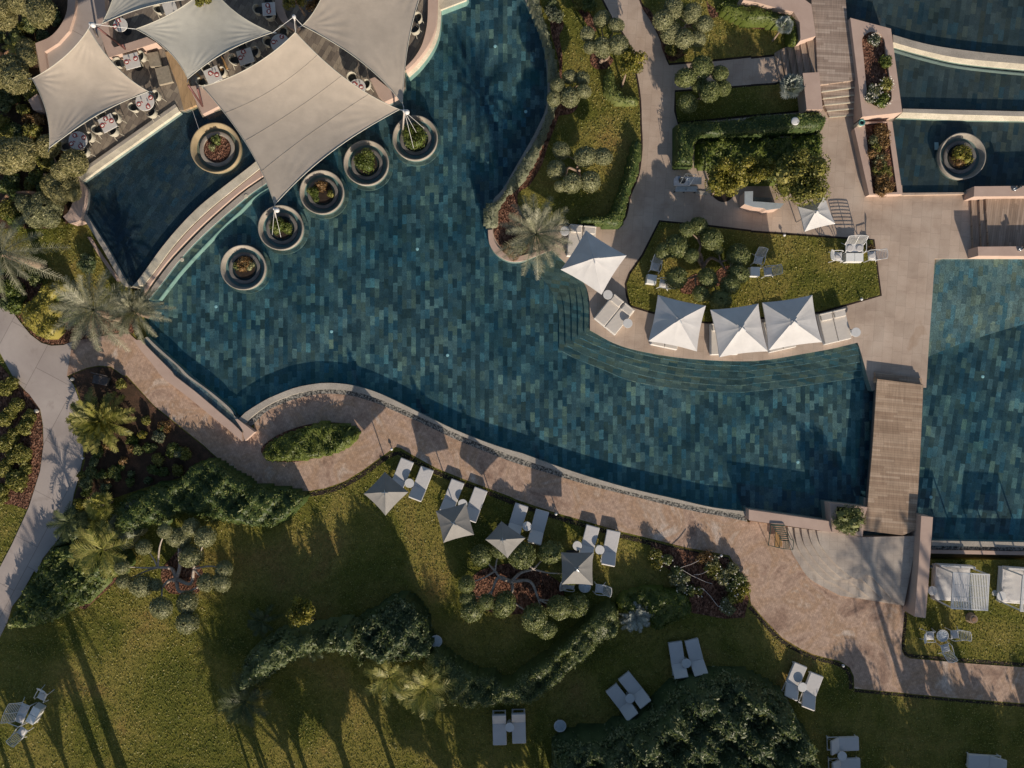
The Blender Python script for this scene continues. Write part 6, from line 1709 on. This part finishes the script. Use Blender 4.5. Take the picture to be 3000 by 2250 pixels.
sail('pale sail cut by the top frame edge', [('00', 825, 195, 4.0), ('00', 1600, -10, 3.4), ('00', 1560, -520, 3.6), ('00', 960, -420, 3.6)], .15, .2, 'sail_w')
sail('largest sail with three seams reaching over the main pool', [('01', 458, 262, 4.4), ('01', 1300, 888, 3.4), ('11', 290, 138, 3.6), ('00', 1640, 700, 3.2)], .115, .25, 'sail_b', 3, .012, 0)
sail('warm sand sail at the top hanging over the curved parapet', [('01', 515, 207, 4.2), ('01', 1325, 840, 3.5), ('01', 1580, -330, 3.6), ('01', 760, -420, 3.6)], .14, .2, 'sail_b', 0, .022)
def mast(label, base, top, z0, h, r=.06, mat='pole', lamp=False, ropes=()):
    b = W(base[0], base[1], base[2], z0); e = W(top[0], top[1], top[2], h)
    t = thing('sail_mast', label, 'mast', b, group='masts of the shade sails')
    MB().tube([(0, 0, 0), tuple(e - b)], [r, r * .8], 8).build('pole', M[mat], t, smooth=True)
    MB().lathe([(r * 1.6, -.05), (r * 1.6, .05), (.01, .08)], tuple(e - b), 12).build('cap', M['white'], t)
    if lamp:
        MB().lathe([(.02, -.14), (.12, -.1), (.15, 0), (.12, .1), (.02, .14)], tuple(e - b + Vector((.16, -.08, .05))), 16).build('floodlight', M['white'], t, smooth=True)
    for (tl, x, y, z) in ropes:
        MB().tube([tuple(e - b), tuple(W(tl, x, y, z) - b)], .012, 4).build('rope', M['white'], t)
    return t
mast('sail mast with a white floodlight beside the top of the left sail', ('00', 790, 300), ('00', 735, 195), ZR, 4.4, .06, 'pole', True, [('00', 718, 235, 4.2), ('00', 825, 195, 4.0), ('00', 1100, 235, 3.6)])
mast('sail mast rising by the mauve planter wall between three sails', ('01', 470, 260), ('01', 446, 135), ZR, 5.0, .06, 'pole', False, [('01', 458, 262, 4.4), ('01', 515, 207, 4.2), ('00', 2208, 265, 4.2)])
mast('leaning sail mast standing in the planter with the full green bush', ('01', 1325, 1070), ('01', 1340, 900), ZW + .1, 3.9, .06, 'pole', True, [('01', 1300, 888, 3.4), ('01', 1325, 840, 3.5), ('01', 1415, 1200, .5), ('01', 1440, 1080, .5), ('01', 1500, 1040, .5)])
mast('short sail mast in the planter under the tip of the big sail', ('11', 300, 250), ('11', 288, 172), ZW + .1, 3.7, .05, 'pole', True, [('11', 290, 138, 3.6), ('11', 340, 400, .4), ('11', 270, 380, .4)])
t = thing('sail_strut', 'maroon V shaped steel strut on the pink wall at the corner of the big sail', 'strut', W('00', 1640, 860, .55))
b0 = t.location.copy()
for x, y in ((1525, 690), (1600, 720)):
    MB().tube([(0, 0, 0), tuple(W('00', x, y, 3.1) - b0)], .06, 8).build('leg', M['maroon'], t, smooth=True)
t = thing('sail_strut', 'maroon steel strut resting on the pink wall under the sail mast rope', 'strut', W('b', 860, 1060, .95))
b0 = t.location.copy()
MB().tube([(0, 0, 0), tuple(W('b', 270, 600, 4.0) - b0)], .055, 8).build('leg', M['maroon'], t, smooth=True)
MB().tube([(0, 0, 0), tuple(W('b', 800, 960, 1.6) - b0)], .05, 8).build('leg', M['maroon'], t, smooth=True)
tag(MB().tube([tuple(W('00', 1555, 880, .5)), tuple(W('00', 1610, 1045, .6))], .012, 4).build('guy_rope', M['white'], center=True), 'thin white guy rope reaching down to the ochre planter', 'rope')

# ---- grill cart, bar counter, hoist, bench, bin, lamps
t = thing('grill_cart', 'blue grey steel grill cart on wheels with A shaped frame on top', 'grill cart', W('f', 440, 480, 0))
b0 = t.location.copy()
lc = lambda x, y, z: W('f', x, y, z) - b0
def lprism(pts, za, zb): 
    mb = MB().prism(pth(zb, '@f ' + pts), za, zb); mb.v = [tuple(Vector(q) - b0) for q in mb.v]; return mb
lprism('215,252 730,272 728,415 480,408 480,440 165,440 165,310', .84, .9).build('worktop', M['steel'], t)
lprism('200,455 640,455 640,560 200,560', .28, .32).build('shelf', M['zinc'], t)
for x, y in ((140, 545), (380, 565), (600, 560), (215, 290), (700, 300)):
    p = lc(x, y, 0)
    MB().tube([(p.x, p.y, .08), (p.x * .93, p.y * .93, .85)], .02, 6).build('leg', M['steel'], t)
for x, y in ((180, 570), (375, 570), (590, 575)):
    p = lc(x, y, .08)
    MB().box(tuple(p), (.1, .05, .16), .5).build('wheel', M['dark'], t)
f = MB()
f.tube([tuple(lc(295, 395, .92)), tuple(lc(405, 200, 1.5)), tuple(lc(455, 265, .92))], .02, 6)
f.tube([tuple(lc(480, 440, .92)), tuple(lc(620, 215, 1.5)), tuple(lc(660, 280, .92))], .02, 6)
f.tube([tuple(lc(405, 200, 1.5)), tuple(lc(620, 215, 1.5))], .016, 6)
f.build('hanging_frame', M['steel'], t)
p = lc(335, 335, .9)
MB().lathe([(.2, .0), (.22, .05), (.19, .05), (.15, .015), (.01, .01)], tuple(p), 20).build('grill_pan', M['dark'], t)
t = thing('bar_counter', 'curved peach bar with pale zinc top beside the glossy citrus tree', 'bar', W('f', 1900, 850, 0))
b0 = t.location.copy()
def gp(pts, z0_, z1_):
    mb = MB().prism(pts, z0_, z1_); mb.v = [tuple(Vector(q) - b0) for q in mb.v]; return mb
ctr = pth(1.08, '@f 1600,560 1772,552 1768,760 1980,772 @13 130,118 268,128 236,166 130,180 @f 2000,897 1800,874 1600,812')
gp(ctr, 1.03, 1.08).build('countertop', M['zinc'], t)
gp(grow(ctr, -.04), 0, 1.03).build('front', M['plaster'], t)
gp(pth(.7, '@f 1790,670 2140,690 2140,770 1790,765'), .6, .7).build('sink_shelf', M['steel'], t)
sheet('tree_pit', 'round soil pit of the citrus tree beside the bar', sm(pth(ZN, '@f 940,560 960,660 1050,740 1150,775 1260,755 1350,680 1380,580 1150,500'), 3, True), .008, M['soil'], cat='tree pit')
tag(MB().prism(pth(.06, '@f 640,535 850,560 860,600 800,640 600,600'), 0, .06).build('stone_slab', M['coping_grey'], center=True), 'pale flat stone slab on the paving beside the grill cart', 'slab')
t = thing('boarding_steps', 'green framed boarding steps with teak platform standing by the round landing steps', 'steps', W('g', 620, 800, ZS + .05))
b0 = t.location.copy()
lg = lambda x, y, z: tuple(W('g', x, y, ZS + .05 + z) - b0)
f = MB()
f.tube([lg(430, 400, .95), lg(345, 1080, .95), lg(700, 1160, .95)], .03, 6)
f.tube([lg(430, 400, .95), lg(860, 420, .95), lg(1060, 870, .95)], .025, 6)
f.tube([lg(1060, 870, .95), lg(1165, 940, .95), lg(1140, 1215, .95), lg(830, 1190, .95), lg(700, 1160, .95)], .025, 6)
for x, y in ((430, 400), (345, 1080), (700, 1160), (1140, 1215), (1165, 940), (860, 420)):
    f.tube([lg(x, y, .95), (*lg(x, y, 0)[:2], .0)], .022, 6)
f.tube([lg(570, 580, .35), lg(545, 1120, .35)], .02, 6); f.tube([lg(735, 760, .35), lg(710, 1140, .35)], .02, 6)
f.build('rail', M['green'], t)
mb = MB().prism(pth(ZS + .4, '@g 575,600 735,770 800,1000 790,1120 560,1130'), ZS + .32, ZS + .4); mb.v = [tuple(Vector(q) - b0) for q in mb.v]
mb.build('platform', M['teak'], t)
for k in range(8):
    u = k / 7
    x0, y0 = 450 + 300 * u, 410 + 480 * u
    MB().add([lg(x0, y0, 1.0 - .5 * u), lg(x0 + 400 - 130 * u, y0 + 25, 1.0 - .5 * u), lg(x0 + 410 - 130 * u, y0 + 62, 1.0 - .5 * u), lg(x0 + 10, y0 + 40, 1.0 - .5 * u)], [(0, 3, 2, 1)]).build('tread', M['green'], t)
gr = MB()
for k in range(8):
    gr.tube([lg(845, 940 + 32 * k, .55), lg(1010, 945 + 32 * k, .55)], .012, 4)
for k in range(4):
    gr.tube([lg(845 + 55 * k, 930, .55), lg(835 + 55 * k, 1180, .55)], .012, 4)
gr.build('grille', M['green'], t)
t = thing('garden_bench', 'dark slatted bench in the bark bed at the top of the two paths', 'bench', W('10', 845, 1560, ZS), math.radians(-12))
for k in range(6):
    MB().box((0, -.22 + .088 * k, .43), (.92, .07, .025)).build('seat_slat', M['dark_wood'], t)
for k in range(3):
    MB().box((0, .34 + .03 * k, .55 + .12 * k), (.92, .025, .08)).build('back_slat', M['dark_wood'], t)
for sx in (-.4, .4):
    MB().box((sx, 0, .21), (.06, .5, .42)).build('leg', M['dark'], t)
t = thing('litter_bin', 'pale cylinder bin with verdigris rim by the planter block corner', 'bin', W('03', 848, 1030, ZN))
MB().lathe([(.17, 0), (.19, .7), (.17, .72), (.15, .72)], n=24, cap=False).build('body', M['coping'], t, smooth=True)
MB().lathe([(.2, .72), (.21, .76), (.2, .8), (.13, .8), (.11, .74)], n=24, cap=False).build('rim', M['teal'], t, smooth=True)
MB().lathe([(.15, .7), (.01, .69)], n=20).build('liner', M['dark'], t)
def lampset(label, tile, x, y, z, deg):
    t = thing('wall_lamp', label, 'lamp', W(tile, x, y, z), math.radians(deg))
    MB().box((0, 0, .04), (.34, .07, .08)).build('bracket', M['steel'], t)
    for k in (-.05, .05):
        MB().tube([(-.16, k, .12), (.2, k, .12)], .03, 8).build('bar', M['steel'], t, smooth=True)
    MB().lathe([(.07, 0), (.1, .12), (.08, .2), (.02, .21)], (.26, 0, .05), 14).build('head', M['dark'], t, smooth=True)
lampset('twin bar steel lamp on the upper wall of the right deck bay', 'h', 1200, 215, .95, 30)
lampset('twin bar steel lamp on the lower wall of the right deck bay', 'h', 1300, 1315, .95, 30)
lampset('small black twin lamp on the tall pale wall by the cabanas', 't', 330, 115, .75, 0)
for lb, tl, x, y, z in (('small white path light at the tip of the lawn by the first loungers', '21', 1240, 595, ZS + .05), ('small white path light on the trench between the lounger pairs', '22', 632, 1118, ZS + .05), ('small white path light on the concrete path edge by the fern palm', '20', 683, 668, ZS + .05),
                        ('small white path light at the top edge of the central lawn', '13', 262, 388, ZN + .03), ('small white path light at the lower bend of the brick path', '33', 738, 822, ZS + .05), ('small white path light at the rose bed corner', '22', 1965, 1455, ZS + .05), ('small white light on the left lower edge of the central lawn', '13', 885, 905, ZN + .03)):
    t = thing('path_light', lb, 'path light', W(tl, x, y, z), group='path lights')
    MB().tube([(0, 0, 0), (0, 0, .16)], .03, 8).build('post', M['white'], t)
    MB().lathe([(.02, .16), (.09, .16), (.085, .2), (.03, .24), (.005, .245)], n=16).build('cap', M['white'], t, smooth=True)
for tl, x, y in (('02', 140, 375), ('02', 388, 905), ('11', 1445, 497), ('11', 750, 1165), ('11', 1690, 1357), ('10', 1750, 963), ('13', 1877, 1530), ('23', 380, 702), ('23', 1457, 986)):
    q = W(tl, x, y, ZF)
    tag(MB().lathe([(.10, 0), (.10, .012), (.07, .02), (.01, .022)], n=16).build('pool_light', M['whitetop'], loc=(q.x, q.y, ZF + .005)), 'small round pale light fitting set in the pool floor', 'pool light', 'round lights in the pool floor')
tag(MB().prism(pth(ZF + .01, '@03 1440,1180 1470,1180 1475,1240 1442,1240'), .02, .05).build('floor_tile', M['whitetop'], center=True), 'single white tile on the floor of the pool with one planter', 'tile')
for lb, tl, x, y, r in (('white boulder in the red bark at the concrete path edge', '20', 300, 288, .17), ('small round stone in the gravel by the rill wall end', '20', 2000, 385, .12), ('white boulder in the bark at the corner between the paths', '20', 590, 30, .14)):
    z = ZS
    o = tag(MB().add(*[(v.tolist(), f.tolist()) for v, f in [blob((0, 0, r * .3), (r, r * .75, r * .6), 10, 7, .12)]][0]).build('boulder', M['rock'], loc=W(tl, x, y, z)), lb, 'boulder')
t = thing('shell_lantern', 'pale curved shell standing in a niche of the thick clipped hedge', 'lantern', W('03', 290, 1045, ZN), math.radians(20))
MB().lathe([(.05, 1.15), (.22, 1.2), (.25, 1.28), (.2, 1.3)], n=20).build('shell', M['white'], t, smooth=True)
MB().tube([(0, 0, 0), (0, 0, 1.15)], .05, 8).build('post', M['plaster'], t)
t = thing('park_bench', 'weathered white bench in the shade beside the yellow sapling', 'bench', W('31', 625, 505, ZS), math.radians(22))
for k in range(4):
    MB().box((0, -.15 + .1 * k, .44), (.8, .08, .03)).build('seat_slat', M['zinc'], t)
MB().box((0, -.26, .62), (.8, .04, .25)).build('backrest', M['bench'], t)
for sx in (-.35, .35): MB().box((sx, 0, .21), (.06, .4, .42)).build('leg', M['zinc'], t)
# ------------------------------------------------------------------ light, camera
ELEV, AZ = 20.0, 19.0          # sun height; shadows lean this far left of straight up
wd = bpy.data.worlds.new('World'); SC.world = wd; wd.use_nodes = True
nt = wd.node_tree
bg = nt.nodes['Background'] if 'Background' in nt.nodes else nt.nodes.new('ShaderNodeBackground')
sky = nt.nodes.new('ShaderNodeTexSky'); sky.sky_type = 'NISHITA'; sky.sun_disc = False
sky.sun_elevation = math.radians(ELEV); sky.sun_rotation = math.radians(180 - AZ)
nt.links.new(sky.outputs[0], bg.inputs['Color']); bg.inputs['Strength'].default_value = 0.088
sd = bpy.data.lights.new('Sun', 'SUN'); sd.energy = 5.0; sd.angle = math.radians(0.5); sd.color = (1.0, 0.86, 0.70)
so = bpy.data.objects.new('Sun', sd); COL.objects.link(so)
d_ = Vector((-math.sin(math.radians(AZ)) * math.cos(math.radians(ELEV)), math.cos(math.radians(AZ)) * math.cos(math.radians(ELEV)), -math.sin(math.radians(ELEV))))
so.rotation_euler = d_.to_track_quat('-Z', 'Y').to_euler(); so.location = -d_ * 60
cd = bpy.data.cameras.new('Camera'); cd.lens = 24; cd.sensor_width = 36; cd.clip_end = 1000
co = bpy.data.objects.new('Camera', cd); COL.objects.link(co); co.location = (0, 0, H); SC.camera = co
vs_ = SC.view_settings
SC.display_settings.display_device = 'sRGB'
vs_.view_transform = 'Standard'; vs_.look = 'None'; vs_.gamma = 1.0; vs_.exposure = 0.15; vs_.use_curve_mapping = False
SC.cycles.max_bounces = 8; SC.cycles.transparent_max_bounces = 24
